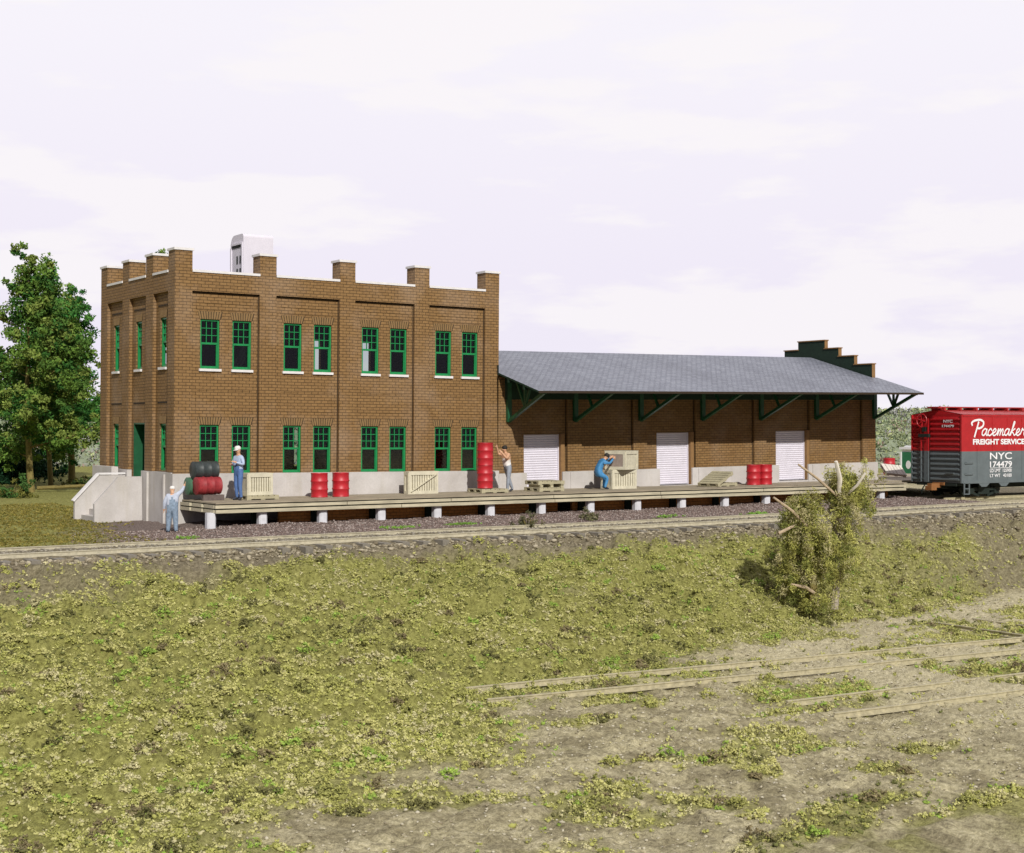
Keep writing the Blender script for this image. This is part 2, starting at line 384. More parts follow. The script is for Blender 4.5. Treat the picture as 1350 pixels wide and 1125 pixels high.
def leaves(cent,per,rad,size,tints,flat=1.0,aspect=.6):
    k=len(cent)*per; C=np.repeat(cent,per,0); r=np.repeat(np.broadcast_to(rad,(len(cent),)),per)
    off=rand_dirs(k)*(RNG.random((k,1))**.5)*r[:,None]; off[:,2]*=flat; C=C+off
    U=rand_dirs(k); T=rand_dirs(k); Vv=np.cross(U,T); Vv/=np.linalg.norm(Vv,axis=1,keepdims=True)+1e-9
    s=np.repeat(np.broadcast_to(size,(len(cent),)),per)[:,None]*RNG.uniform(.45,1.45,(k,1))
    tt=np.repeat(tints,per,0)*RNG.uniform(.75,1.25,(k,1))
    return C,None,U*s,Vv*s*aspect,tt

# ------------------------------------------------------------------ hills behind
def ridge(px):   # height of the wooded ridge by compass bearing
    return 3.2+.77*(-3.2+np.interp(px,[-3000,-800,0,60,130,300,700,1000,1150,1180,1215,1350,2200,4000],[6,7,6.6,5.9,5.6,5.2,5.0,4.7,4.75,4.55,4.2,4.1,5,6]))
ang=np.arange(-1.05,1.06,.012); H0=102.
rr=np.array([0,6,12,18,26,34,44,60])
A,Q=np.meshgrid(ang,rr); D=H0+Q+10*(fbm(A*9,Q*0,55,2)-.5)
HX=D*(np.sin(A)*.8363+np.cos(A)*.5482); HY=D*(-np.sin(A)*.5482+np.cos(A)*.8363)
prof=np.interp(Q,[0,12,26,34,60],[-.6,.55,1,.95,.2]); HZ=prof*(ridge(675+1983*np.tan(A))+1.6*(fbm(A*25,Q*.1,57,4)-.5))
plain('hill_green',(.26,.30,.20),.95,.25,.25)
ho,hme=grid_mesh('hills',HX,HY,HZ,'hill_green'); ho['kind']='structure'
k=11000; ha=RNG.uniform(-.36,.36,k); hq=RNG.uniform(0,32,k)
hd=H0+hq+10*(fbm(ha*9,hq*0,55,2)-.5); hp=np.interp(hq,[0,12,26,34,60],[-.6,.55,1,.95,.2])*(ridge(675+1983*np.tan(ha))+1.6*(fbm(ha*25,hq*.1,57,4)-.5))
hc=np.stack([hd*(np.sin(ha)*.8363+np.cos(ha)*.5482),hd*(-np.sin(ha)*.5482+np.cos(ha)*.8363),hp+.1],1)
pal=np.array([(.30,.34,.20),(.22,.27,.16),(.34,.35,.31),(.38,.42,.20),(.36,.26,.22),(.27,.26,.27)])
ti=pal[RNG.choice(6,k,p=[.3,.25,.13,.2,.06,.06])]
o=cloud('hillside_woods',*leaves(hc,16,RNG.uniform(.3,.7,k),.13,ti,.8),'foliage'); tag(o,'pale green and lilac brush covering the far hillside','woods',kind='stuff')

# ------------------------------------------------------------------ the brick office block
T=(17.35,46.3,0.0)
tower=empty('office_building',T,label='two storey tan brick office block with green sash windows and notched parapet',cat='building')
tower.rotation_euler=(0,.0083,0)
PX=[17.35+2.945*k for k in range(5)]; PW=.59
LP=[(46.3,46.9),(48.3,49.0),(50.65,51.35),(53.0,53.7)]
RF=46.42; RL=17.47; zb=1.66; zt_=7.57
fw=[]
for k in range(4):
    for dx in (.92,2.035):
        x=17.35+2.945*k+dx
        fw+=[(x,x+.665,5.07,6.68),(x,x+.665,1.66,3.24)]
lw=[(yc-.28,yc+.28,a,b_) for yc in (47.62,49.98,52.3) for a,b_ in ((5.13,6.76),(1.73,3.27)) if not (yc==49.98 and a<2)]
door_h=(49.32,50.45,1.3,3.3)
w=MB()
w.panel('x',17.47,29.72,zb,zt_,RF,RF+.18,fw)
w.panel('y',46.42,53.6,.2,zt_,RL,RL+.18,lw+[door_h])
w.panel('x',17.47,29.70,.2,zt_,53.42,53.60,[(x,x+.8,5.0,6.6) for x in (19.2,21.3,23.6,25.2,27.4)]+[(x,x+.8,1.7,3.2) for x in (22.2,24.9,27.0)])
w.panel('y',46.6,53.42,.2,8.12,29.52,29.70,[])
# upper band
w.box(17.352,29.718,46.302,46.7,zt_,8.18); w.box(17.352,17.75,46.7,53.698,zt_,8.18); w.box(17.75,29.70,53.3,53.698,zt_,8.1)
w.build('wall',['tan_brick'],tower,T)
for i,x in enumerate(PX):
    MB().box(x,x+PW,46.3,RF-.002,zb,zt_).box(x,x+PW,46.3,46.88,8.182,8.86).build('pilaster','tan_brick',tower,T)
    MB().box(x-.04,x+PW+.04,46.26,46.92,8.862,8.94).build('pier_cap','coping',tower,T)
for (a,b_) in LP[1:]:
    MB().box(17.35,RL-.002,a,b_,.3,zt_).box(17.35,17.93,a,b_,8.182,8.86).build('pilaster','tan_brick',tower,T)
    MB().box(17.31,17.97,a-.04,b_+.04,8.862,8.94).build('pier_cap','coping',tower,T)
MB().box(17.35,RL-.002,46.425,46.9,.3,zt_).build('corner_return','tan_brick',tower,T)
cp=MB()
for k in range(4): cp.box(PX[k]+PW,PX[k+1],46.27,46.74,8.182,8.26)
for k in range(3): cp.box(17.32,17.79,LP[k][1],LP[k+1][0],8.182,8.26)
cp.box(29.3,29.73,46.9,53.2,8.122,8.2)
cp.build('coping','coping',tower,T)
# joints between pilasters and bays; brick frieze outlines
for k in range(1,5): MB().box(PX[k]-.024,PX[k]-.002,RF-.012,RF-.001,zb,zt_-.052).build('panel_joint','joint',tower,T)
for k in range(4): MB().box(PX[k]+PW,PX[k+1],RF-.03,RF-.001,zt_-.05,zt_-.001).build('panel_joint','joint',tower,T)
for k in range(4):
    x0=PX[k]+PW+.2; x1=PX[k+1]-.2
    for za,zb2 in ((7.0,7.22),(3.72,4.38)):
        tr=MB()
        for zz in ((za,zb2) if za>5 else (za,zb2)): tr.box(x0,x1,RF-.014,RF-.001,zz-.02,zz+.02)
        for xx in (x0,x1): tr.box(xx-.02,xx+.02,RF-.014,RF-.001,za+.02,zb2-.02)
        tr.build('brick_frieze','tan_brick',tower,T)
for (y0,y1) in ((47.1,48.1),(49.2,50.45),(51.6,52.8)):
    for zq in (7.14,3.95): MB().box(RL-.014,RL-.001,y0,y1,zq,zq+.04).build('brick_frieze','joint',tower,T)
MB().box(17.56,29.6,46.6,53.4,7.55,7.68).build('flat_roof','interior',tower,T)
MB().box(17.66,29.5,46.62,53.4,4.05,4.15).box(17.66,29.5,46.62,53.4,.9,1.0).box(20.2,20.3,46.7,53.3,1.0,7.5).build('floor_slab','interior',tower,T)
MB().box(17.30,29.73,46.24,46.40,-.4,zb).box(17.30,17.46,46.40,49.2,-.4,zb+.03).box(17.30,17.46,50.6,53.72,-.4,zb+.03)\
  .box(17.24,17.30,46.9,47.05,-.4,1.62).box(17.23,17.30,48.45,48.75,-.4,1.66).build('foundation','concrete',tower,T)
# windows (local: x along wall, y into wall, z up), 1 m tall prototypes scaled by mesh
def make_window(w_,h,sill,parent):
    f=MB(); t=.055
    f.box(0,t,-.03,.07,0,h).box(w_-t,w_,-.03,.07,0,h).box(t,w_-t,-.03,.07,0,t).box(t,w_-t,-.03,.07,h-t,h)
    zm=h*.515; f.box(t,w_-t,-.01,.06,zm-.035,zm+.03)
    f.box(t,t+.03,0,.05,t,zm-.035).box(w_-t-.03,w_-t,0,.05,t,zm-.035).box(t,w_-t,0.001,.051,t,t+.035)
    for q in (1,2): x=t+(w_-2*t)*q/3; f.box(x-.011,x+.011,0,.04,zm+.03,h-t)
    for q in (1,2): z=zm+.03+(h-t-zm-.03)*q/3; f.box(t,w_-t,-.004,.036,z-.011,z+.011)
    o=f.build('window','green_paint',parent)
    MB().box(t,w_-t,.042,.046,t,h-t).build('pane','glass',o)
    if sill: MB().box(-.05,w_+.05,-.15,.05,-.085,-.004).build('sill','coping',o)
    bk=MB(); bk.face([(-.03,-.084,h+.003),(w_+.03,-.084,h+.003),(w_+.10,-.084,h+.255),(-.10,-.084,h+.255)]); bk.build('arch_joint','joint',o)
    lt=MB()
    n_=9; fl=.07
    for q in range(n_):
        a0=q/n_; a1=(q+.72)/n_
        p=[(-.02+(w_+.04)*a0,h+.005),(-.02+(w_+.04)*a1,h+.005),(-.02-fl+(w_+.04+2*fl)*a1,h+.25),(-.02-fl+(w_+.04+2*fl)*a0,h+.25)]
        lt.face([(x,-.092,z) for x,z in p])
        for e in range(4):
            (x0,z0),(x1,z1)=p[e],p[(e+1)%4]; lt.face([(x0,-.092,z0),(x1,-.092,z1),(x1,-.075,z1),(x0,-.075,z0)])
    lt.build('lintel','lintel_brick',o)
    return o
wu=None;wl=None;su=None;sl=None
for (x0,x1,z0,z1) in fw:
    up=z0>4
    src=wu if up else wl
    o=make_window(.665,z1-z0,up,tower) if src is None else copy_tree(src,tower)
    if up: wu=wu or o
    else: wl=wl or o
    o.location=(x0-T[0],RF+.08-T[1],z0)
for (y0,y1,z0,z1) in lw:
    up=z0>4; src=su if up else sl
    o=make_window(.56,z1-z0,up,tower) if src is None else copy_tree(src,tower)
    if up: su=su or o
    else: sl=sl or o
    o.location=(RL+.08-T[0],y1-T[1],z0); o.rotation_euler=(0,0,-math.pi/2)
d=MB().box(RL+.38,RL+.43,49.34,50.43,1.32,3.28).build('door','green_paint',tower,T)
MB().box(RL+.34,RL+.38,50.25,50.31,2.2,2.3).build('handle','coping',d,T)
MB().box(RL,RL+.42,49.32,49.37,1.3,3.3).box(RL,RL+.42,50.40,50.45,1.3,3.3).box(RL,RL+.42,49.37,50.40,3.25,3.3).build('door_frame','green_paint_dark',tower,T)
# white housing on the roof
Hh=(21.35,50.0,7.69)
hs=empty('roof_housing',Hh,label='tall white rounded ventilator housing with small slots on the flat roof',cat='vent housing')
def rounded(xs0,xs1,y0,y1,z0,z1,c=.35):
    pf=[(y0,z0),(y0,z1-.12)]+[(y0+.12-.12*math.cos(a),z1-.12+.12*math.sin(a)) for a in np.linspace(.3,1.57,4)]+[(y1-c+c*math.sin(a),z1-c+c*math.cos(a)) for a in np.linspace(0,1.57,6)]+[(y1,z0)]
    m=MB(); n_=len(pf)
    m.face([(xs0,y,z) for y,z in pf][::-1]); m.face([(xs1,y,z) for y,z in pf])
    for i in range(n_-1): m.face([(xs0,*pf[i]),(xs1,*pf[i]),(xs1,*pf[i+1]),(xs0,*pf[i+1])])
    return m
rounded(21.35,22.5,50.0,51.15,7.69,10.05).build('casing','white_metal',hs,Hh)
for z in (9.0,8.55):
    for y in (50.22,50.5): MB().box(21.335,21.349,y,y+.1,z,z+.28).build('slot','under_black',hs,Hh)
MB().box(21.33,21.349,50.12,51.0,9.58,9.66).build('slot','under_black',hs,Hh)
fr=MB().box(21.30,21.348,50.02,50.1,7.7,9.75).box(21.30,21.348,51.02,51.1,7.7,9.6).box(21.29,21.348,50.1,51.02,9.67,9.74).build('frame','white_metal',hs,Hh)

# entrance stairs
St=(16.4,50.0,0)
stair=empty('entrance_stairs',St,label='pale concrete stairs with sloping side walls up to the green door',cat='stairs')
def swall(y0,y1,xa,xb):
    pf=[(xa,-.4),(xa,.62),(xa+.82,1.50),(xb,1.50),(xb,-.4)]
    m=MB(); m.face([(x,y0,z) for x,z in pf]); m.face([(x,y1,z) for x,z in pf][::-1])
    for i in range(5):
        p,q=pf[i],pf[(i+1)%5]; m.face([(p[0],y0,p[1]),(p[0],y1,p[1]),(q[0],y1,q[1]),(q[0],y0,q[1])])
    return m
swall(49.05,49.2,15.68,17.295).build('side_wall','concrete',stair,St)
swall(50.75,50.9,15.55,17.295).build('side_wall','concrete',stair,St)
m=MB()   # coping strip on the far wall and newel at landing
pf=[(15.50,.62),(16.37,1.53),(17.29,1.53)]
for (p,q) in zip(pf,pf[1:]): m.beam((p[0],50.825,p[1]+.03),(q[0],50.825,q[1]+.03),.24,.06)
m.build('wall_coping','coping',stair,St)
m=MB()
for i in range(6): m.box(15.5+.27*i,17.29-.001*i,49.202+.001*i,50.748-.001*i,-.3+.001*i,-.02+.2*i)
m.build('step','concrete',stair,St)
MB().box(17.0,17.2,51.2,53.4,1.0,1.78).box(16.95,17.05,51.15,51.25,-.3,1.8).build('landing_wall','concrete',stair,St)

# ------------------------------------------------------------------ the freight shed
G=(29.76,46.3,0)
shed=empty('freight_shed',G,label='long low brown brick freight shed with grey shingle roof and stepped end gable',cat='building')
shed.rotation_euler=(0,-.0085,0)
SX=[32.88+3.14*k for k in range(6)]
dh=[(30.97,32.6,.80,2.86),(37.26,38.92,.80,2.86),(43.6,45.28,.80,2.86)]
XE=49.39
w=MB()
w.panel('x',29.74,XE,1.46,5.1,RF,RF+.2,[(a,b_,1.3,c) for a,b_,_,c in dh])
w.panel('y',46.62,53.6,1.46,5.1,XE-.25,XE-.02,[]); w.panel('x',29.76,XE,-.3,5.1,53.42,53.6,[])
w.build('wall','shed_brick',shed,G)
m=MB()
for x in SX[:-1]: MB().box(x,x+.66,46.3,RF-.002,1.46,5.0).build('pilaster','shed_brick',shed,G)
MB().box(SX[-1],XE,46.3,RF-.002,1.46,5.0).build('pilaster','shed_brick',shed,G)
MB().box(29.74,30.65,46.3,RF-.002,1.46,5.0).build('pilaster','shed_brick',shed,G)
for x in SX: MB().box(x-.022,x-.002,RF-.012,RF-.001,1.46,5.0).build('panel_joint','joint',shed,G)
f=MB(); e=[29.74]+[q for a,b_,_,_ in dh for q in (a,b_)]+[XE+.05]
for i in range(0,len(e),2):
    f.box(e[i],e[i+1],46.22,46.40,-.4,1.45)
f.box(29.74,XE+.05,46.24,46.41,-.4,.78); f.box(XE-.2,XE+.05,46.4,53.7,-.4,1.45)
for x in [29.74+3.14*k+ .1 for k in range(1,7)]: f.box(x+3.1-3.14+.0,x+.13-.04,46.19,46.22,.8,1.42)
f.build('foundation','concrete',shed,G)
for a,b_,z0,z1 in dh:
    dd=MB(); n_=24
    for i in range(n_):
        za=z0+(z1-z0)*i/n_; zb_=z0+(z1-z0)*(i+1)/n_
        dd.face([(a,46.50,za),(b_-.07,46.50,za),(b_-.07,46.475,(za*.4+zb_*.6)),(a,46.475,(za*.4+zb_*.6))]); dd.face([(a,46.475,(za*.4+zb_*.6)),(b_-.07,46.475,(za*.4+zb_*.6)),(b_-.07,46.50,zb_),(a,46.50,zb_)])
    dd.box(b_-.07,b_-.03,46.44,46.56,z0,z1)
    dd.build('roller_door','white_metal',shed,G)
    MB().box(b_-.03,b_+.14,46.30,46.47,.80,z1+.02).build('door_jamb','brick_plain',shed,G)
# roof: gable along X
EY0,EZ0=43.64,4.43; RY,RZ=49.95,4.43+.272*(49.95-43.64); EY1=56.2
XL,XR=29.76,XE-.27
rf=MB()
def roofquad(m,x0,x1,yA,zA,yB,zB,th,mt,mu):
    L=math.hypot(yB-yA,zB-zA)
    m.face([(x0,yA,zA),(x1,yA,zA),(x1,yB,zB),(x0,yB,zB)],mt,[(x0,0),(x1,0),(x1,L),(x0,L)])
    m.face([(x0,yA,zA-th),(x0,yB,zB-th),(x1,yB,zB-th),(x1,yA,zA-th)],mu)
    m.face([(x0,yA,zA-th),(x1,yA,zA-th),(x1,yA,zA),(x0,yA,zA)],mu)
    for x in (x0,x1): m.face([(x,yA,zA-th),(x,yA,zA),(x,yB,zB),(x,yB,zB-th)],mu)
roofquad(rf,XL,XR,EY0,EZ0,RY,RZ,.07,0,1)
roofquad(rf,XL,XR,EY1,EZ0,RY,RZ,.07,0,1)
ym=46.24; zm=EZ0+.272*(ym-EY0)
roofquad(rf,XR,XE+.06,EY0,EZ0,ym,zm,.07,0,1)
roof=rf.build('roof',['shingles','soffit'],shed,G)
MB().box(XL,XE+.06,EY0-.015,EY0-.002,EZ0-.085,EZ0+.0).build('eave_board','joint',roof,G)
MB().box(29.74,29.78,46.24,46.3,5.05,5.42).build('flashing','under_black',roof,G)
# stepped gable
st=[(46.3,47.35,5.72),(47.35,48.3,6.12),(48.3,49.15,6.50),(49.15,50.85,6.88),(50.85,51.75,6.50),(51.75,52.6,6.12),(52.6,53.6,5.72)]
for_st=MB()
g=MB()
for a,b_,z in st:
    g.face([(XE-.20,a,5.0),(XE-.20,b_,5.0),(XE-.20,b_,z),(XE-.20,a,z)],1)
    g.face([(XE-.0,a,5.0),(XE-.0,a,z),(XE-.0,b_,z),(XE-.0,b_,5.0)],0)
    g.face([(XE-.20,a,z),(XE-.20,b_,z),(XE,b_,z),(XE,a,z)],0)
    g.face([(XE-.20,a,5.0),(XE-.20,a,z),(XE,a,z),(XE,a,5.0)],0); g.face([(XE-.20,b_,5.0),(XE,b_,5.0),(XE,b_,z),(XE-.20,b_,z)],0)
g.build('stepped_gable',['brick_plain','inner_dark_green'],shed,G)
cp=MB()
for a,b_,z in st: cp.box(XE-.24,XE+.03,a-.03,b_+.03,z+.002,z+.05)
cp.build('gable_coping','brick_plain',shed,G)
# brackets
def bracket(x,extra,parent,mat):
    m=MB(); zb0=3.34; yw=46.29; y1=43.95
    soff=lambda y: EZ0+.272*(y-EY0)-.075
    m.box(x-.09,x+.09,yw-.12,yw,zb0,soff(yw-.12))
    m.beam((x,yw-.12,soff(yw-.12)-.045),(x,y1-.1,soff(y1-.1)-.045),.14,.09)
    m.beam((x,yw-.05,zb0+.02),(x,y1,soff(y1)-.07),.12,.11)
    ymid=45.15; f_=(yw-ymid)/(yw-y1); zm_=zb0+(soff(y1)-.07-zb0)*f_
    m.beam((x,ymid,zm_),(x,ymid,soff(ymid)-.08),.08,.08,(0,1,0)) if extra else None
    m.beam((x,ymid,zm_),(x,ymid-.35,soff(ymid-.35)-.08),.08,.08,(1,0,0)) if extra else None
    m.beam((x,ymid,zm_),(x,ymid+.55,soff(ymid+.55)-.08),.08,.08,(1,0,0))
    return m.build('bracket',mat,parent,G)
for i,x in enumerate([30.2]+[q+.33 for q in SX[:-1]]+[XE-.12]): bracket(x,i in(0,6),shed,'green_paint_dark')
MB().box(30.08,XE-.02,46.18,46.296,4.16,5.02).build('dark_wall_band','soffit',shed,G)  # dark green band laid along the top of the wall
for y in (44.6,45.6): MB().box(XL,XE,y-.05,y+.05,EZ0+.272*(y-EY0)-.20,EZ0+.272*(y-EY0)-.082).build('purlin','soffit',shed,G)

# ------------------------------------------------------------------ loading platform
D0=(17.6,44.8,0)
dock=empty('loading_platform',D0,label='long weathered timber loading platform on short white concrete piers',cat='platform')
m=MB(); ny_=12; yy=np.linspace(43.4,46.22,ny_+1)
for j in range(ny_):
    x=17.62-random.random()*0
    cuts=[17.62]+sorted(random.uniform(19,47) for _ in range(5))+[48.1]
    for a,b_ in zip(cuts,cuts[1:]):
        if b_-a<.2: continue
        zt=.84+random.uniform(-.006,.006); m.box(a+.004,b_-.004,yy[j]+.006-(.03 if j==0 else 0),yy[j+1]-.006,.795,zt)
m.build('deck','deck_top',dock,D0)
MB().box(48.11,57,45.0,46.2,.75,.842).box(49.5,57,46.2,53,.75,.841).build('deck','deck_top',dock,D0)
for q in ((17.66,48.05,43.502,43.55,.55,.798),(17.66,17.76,43.6,46.1,.55,.798),(17.9,48,44.6,44.7,.6,.798),(17.9,48,45.7,45.8,.6,.798)): MB().box(*q).build('joist','inner_dark_green',dock,D0)  # front one is a dark backing plate; gap shade put into its colour
for (z0,z1,seg) in ((.66,.76,[17.6,22.1,26.0,30.2,35.0,40.1,44.0,48.1]),(.515,.618,[17.62,24.1,30.25,35.05,42.0,48.08])):
    for a,b_ in zip(seg,seg[1:]): MB().box(a+.012,b_-.012,43.39,43.5,z0,z1).build('edge_beam','deck_wood',dock,D0)
for i in range(3):
    for z0 in ((.66,.76),(.515,.618)): MB().box(17.60-.02*i,17.66,43.52+.95*i,43.52+.95*i+.8,*z0).build('end_beam','deck_wood',dock,D0)
import bmesh
def bev_box(mb,x0,x1,y0,y1,z0,z1,c):
    for (z,k) in (): pass
    r=[(x0+c,y0),(x1-c,y0),(x1,y0+c),(x1,y1-c),(x1-c,y1),(x0+c,y1),(x0,y1-c),(x0,y0+c)]
    for i in range(8):
        a,b_=r[i],r[(i+1)%8]; mb.face([(*a,z0),(*b_,z0),(*b_,z1),(*a,z1)])
    mb.face([(*p,z1) for p in r]); mb.face([(*p,z0) for p in r][::-1]); return mb
for x in [17.55,19.25]+[21.33+2.125*k for k in range(13)]:
    bev_box(MB(),x-.13,x+.15,43.52,43.80,-.4,.528,.05).build('support_pier','pier_white',dock,D0)
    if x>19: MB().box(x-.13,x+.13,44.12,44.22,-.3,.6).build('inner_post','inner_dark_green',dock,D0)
m=MB()
for a,b_ in ((20.1,30.95),(31.6,47.9)): m.box(a,b_,44.24,44.34,-.3,.79)
m.build('skirt_wall','skirt_brick',dock,D0)

# ------------------------------------------------------------------ tracks
def track(name,xa,ya,xb,yb,g,zr,label,nsl,group,slz=.0,sl_len=2.6,rmat='rail_brown'):
    t_=empty(name,((xa+xb)/2,(ya+yb)/2,0),label=label,cat='railway track',group=group); O=t_.location
    dx,dy=xb-xa,yb-ya; L=math.hypot(dx,dy); dx/=L;dy/=L; nx_,ny2=-dy,dx
    for sgn in (-1,1):
        m=MB(); K=max(2,int(L/1.2)); pts=[]
        prof=[(-.055,-.12),(-.055,-.10),(-.012,-.085),(-.012,-.035),(-.032,-.022),(-.032,0),(.032,0),(.032,-.022),(.012,-.035),(.012,-.085),(.055,-.10),(.055,-.12)]
        rings=[]
        for i in range(K+1):
            s_=L*i/K; x=xa+dx*s_+nx_*sgn*g/2; y=ya+dy*s_+ny2*sgn*g/2; z=zr(x,y)
            rings.append([(x+nx_*p,y+ny2*p,z+q) for p,q in prof])
        for i in range(K):
            for k_ in range(len(prof)): 
                k2=(k_+1)%len(prof); m.face([rings[i][k_],rings[i][k2],rings[i+1][k2],rings[i+1][k_]])
        m.face(rings[0]); m.face(rings[-1][::-1])
        m.build('rail',rmat,t_,O)
    proto=None
    for i in range(nsl):
        s_=L*(i+.5)/nsl; x=xa+dx*s_; y=ya+dy*s_
        if proto is None:
            proto=MB().box(-.11,.11,-sl_len/2,sl_len/2,-.16,0).build('sleeper','sleeper_wood',t_); o=proto
        else: o=proto.copy(); COL.objects.link(o); o.parent=t_
        o.location=(x-O[0]+random.uniform(-.03,.03),y-O[1]-random.uniform(0,.08),zr(x,y)-.118+slz+random.uniform(-.02,.01)); o.rotation_euler=(0,0,math.atan2(dy,dx)+random.uniform(-.03,.03))
    return t_
zmain=lambda x,y: .15+.12*float(sstep(30,52,x))
track('railway_track',2,37.46,60,37.7,1.8,zmain,'long weathered track on the bank in front of the loading platform',98,'',.0,3.4,'rail')
zlow=lambda x,y: -2.15-.02*max(0,float(np.interp(x,YBX,YBY))-y)+.085
track('railway_track',15.5,25.1,50,23.1,1.3,lambda x,y:zlow(x,y)+.02,'half buried lower track in pale dirt at the foot of the bank',0,'')
track('railway_track',20.5,20.9,50,20.2,1.3,lambda x,y:zlow(x,y)+.015,'nearest half buried track across the bottom of the scene',0,'')
track('railway_track',32.7,27.8,32.65,24.9,1.5,lambda x,y:-2.12,'short stub of rusty track ending below the bank on the right',0,'')
track('railway_track',49.0,42.95,75,42.95,1.5,lambda x,y:.22,'spur track under the red and grey boxcar',20,'')

# ------------------------------------------------------------------ drums, crates, pallets
def drum_prof(r=.275,h=.80):
    p=[(.0001,.0),(r-.01,0),(r+.008,.012),(r,.03)]
    for zc_ in (h/3,2*h/3): p+=[(r,zc_-.035),(r+.018,zc_-.012),(r+.018,zc_+.012),(r,zc_+.035)]
    p+=[(r,h-.03),(r+.01,h-.014),(r+.008,h),(r-.015,h),(r-.02,h-.02),(.0001,h-.02)]
    return p
def make_drum(mat='drum_red'):
    t_=empty('oil_drum',(0,0,0))
    MB().lathe(drum_prof(),28).build('shell',mat,t_,smooth=True)
    MB().lathe([(.0001,0),(.035,0),(.035,.015),(.0001,.015)],10,M=Matrix.Translation((.16,.05,.78))).build('bung','under_black',t_)
    return t_
dr=make_drum(); used=False
DR=[((21.87,44.95,.842),.1,'red steel drum left of a pair standing before the second bay of the office block'),
    ((22.67,44.98,.842),.9,'red steel drum right of a pair standing before the second bay of the office block'),
    ((28.23,44.80,1.0),2,'red drum at the bottom of the two high stack on a pallet'),
    ((28.24,44.80,1.802),1,'red drum on top of the two high stack beside the shirtless worker'),
    ((40.95,44.9,.842),3,'red drum left of a touching pair between the second and third white doors'),
    ((41.62,44.95,.842),4,'red drum right of a touching pair between the second and third white doors'),
    ((55.1,50.8,.842),5,'red drum standing alone past the far end of the freight shed')]
for loc,rz,lb in DR:
    o=dr if not used else copy_tree(dr); used=True
    o.location=loc; o.rotation_euler=(0,0,rz); tag(o,lb,'drum','red drums standing on the platform')
def lying(mat,loc,rz,lb):
    o=make_drum(mat); o.rotation_euler=(0,math.pi/2,rz); o.location=loc; tag(o,lb,'drum','barrels lying in a pile at the platform end'); return o
for ch in []: pass
lying('drum_red_dull',(17.66,45.15,1.30),.03,'dull red barrel lying on its side in front of the pile')
lying('drum_green',(17.56,45.64,1.28),.03,'green barrel lying behind the red one with its round end showing')
lying('drum_black',(17.66,45.40,1.79),.02,'charcoal barrel lying on top of the pile')
m=MB().box(17.8,18.5,44.84,45.0,.842,1.02).build('timber_block','drum_brown'); tag(m,'dark timber chock wedged under the dull red barrel','timber')

def crate(name,w_,d_,h,diag=False,mat='crate_wood',slats=9,dark_end=False):
    t_=empty(name,(0,0,0)); m=MB(); t=.055
    m.box(.02,w_-.02,.02,d_-.02,.02,h-.02).build('panel','crate_gap',t_)
    for i in range(slats):
        s=MB()
        x0=t+(w_-2*t)*i/slats; s.box(x0+.015,x0+(w_-2*t)/slats-.015,-.004,.018,t,h-t); s.build('slat',mat,t_)
    f=MB(); b2=.11
    f.box(0,w_,-.03,-.006,0,b2).box(0,w_,-.03,-.006,h-b2,h).box(0,.08,-.032,-.007,b2,h-b2).box(w_-.08,w_,-.032,-.007,b2,h-b2)
    if diag: f.beam((.06,-.036,b2*.7),(w_-.06,-.036,h-b2*.7),.02,.09,(0,1,0))
    for z in (0,h-b2): f.box(-.025,0,-.006,d_,z,z+b2)
    f.box(-.024,0,-.006,.08,b2,h-b2).box(-.024,0,d_-.08,d_,b2,h-b2)
    f.box(-.02,w_+.02,-.03,d_+.02,h,h+.02); f.box(-.003,.019,.08,d_-.08,b2,h-b2)
    f.build('frame',mat,t_)
    if dark_end: MB().box(-.014,-.004,.08,d_-.08,b2,h-b2).build('end_panel','crate_dark',t_)
    return t_
def pallet(mat='pallet_wood',L=1.1,Wd=.95):
    t_=empty('pallet',(0,0,0))
    for y in (-Wd/2,-.06,Wd/2-.12): MB().box(-L/2,L/2,y,y+.12,.03,.11).build('bearer',mat,t_)
    m=MB()
    for i in range(6): x=-L/2+i*(L-.15)/5; m.box(x,x+(.15 if mat=='pallet_wood' else .215 if i<5 else .15),-Wd/2,Wd/2,.112,.14)
    for i in (0,2.5,5): x=-L/2+i*(L-.15)/5; m.box(x,x+.15,-Wd/2,Wd/2,.0,.028)
    m.build('board',mat,t_)
    return t_
def put(o,loc,rz,lb,cat,group=None,rx=0,ry=0):
    o.location=loc; o.rotation_euler=(rx,ry,rz); tag(o,lb,cat,group); return o
PG='wooden pallets on the platform'; CG='slatted wooden crates on the platform'
p0=pallet(); put(p0,(19.62,44.85,.845),0,'low pallet under the slatted crate beside the man in blue overalls','pallet',PG)
put(crate('crate',.86,.55,.68),(19.20,44.62,.987),.02,'pale vertically slatted crate on a pallet behind the man in blue overalls','crate',CG)
put(crate('crate',1.16,.30,.76,True,slats=11),(25.38,45.2,.845),.0,'thin upright crate with one diagonal brace leaning by the office wall','crate',CG)
put(copy_tree(p0),(28.38,44.85,.845),0,'pallet under the two high stack of red drums','pallet',PG)
put(copy_tree(p0),(30.72,44.75,.845),.03,'lower pallet of two stacked before the first white door','pallet',PG)
put(copy_tree(p0),(30.85,44.9,1.08),-.06,'upper pallet of two stacked before the first white door','pallet',PG)
m=MB()
for x in (30.35,30.8,31.25): m.box(x,x+.12,44.45,45.2,.987,1.08)
tag(m.build('spacer_blocks','pallet_wood'),'row of wood spacers between the two stacked pallets','timber')
put(crate('crate',1.12,.7,.70,slats=9),(33.72,44.65,.845),.0,'bottom slatted crate of the stack the crouching man pushes','crate',CG)
put(crate('crate',.98,.85,.68,slats=7,dark_end=True),(34.05,44.30,1.57),.42,'top slatted crate turned askew and being pushed by the crouching man','crate',CG)
put(copy_tree(p0),(39.0,44.75,.845),.15,'flat pallet under the tilted one right of the second white door','pallet',PG)
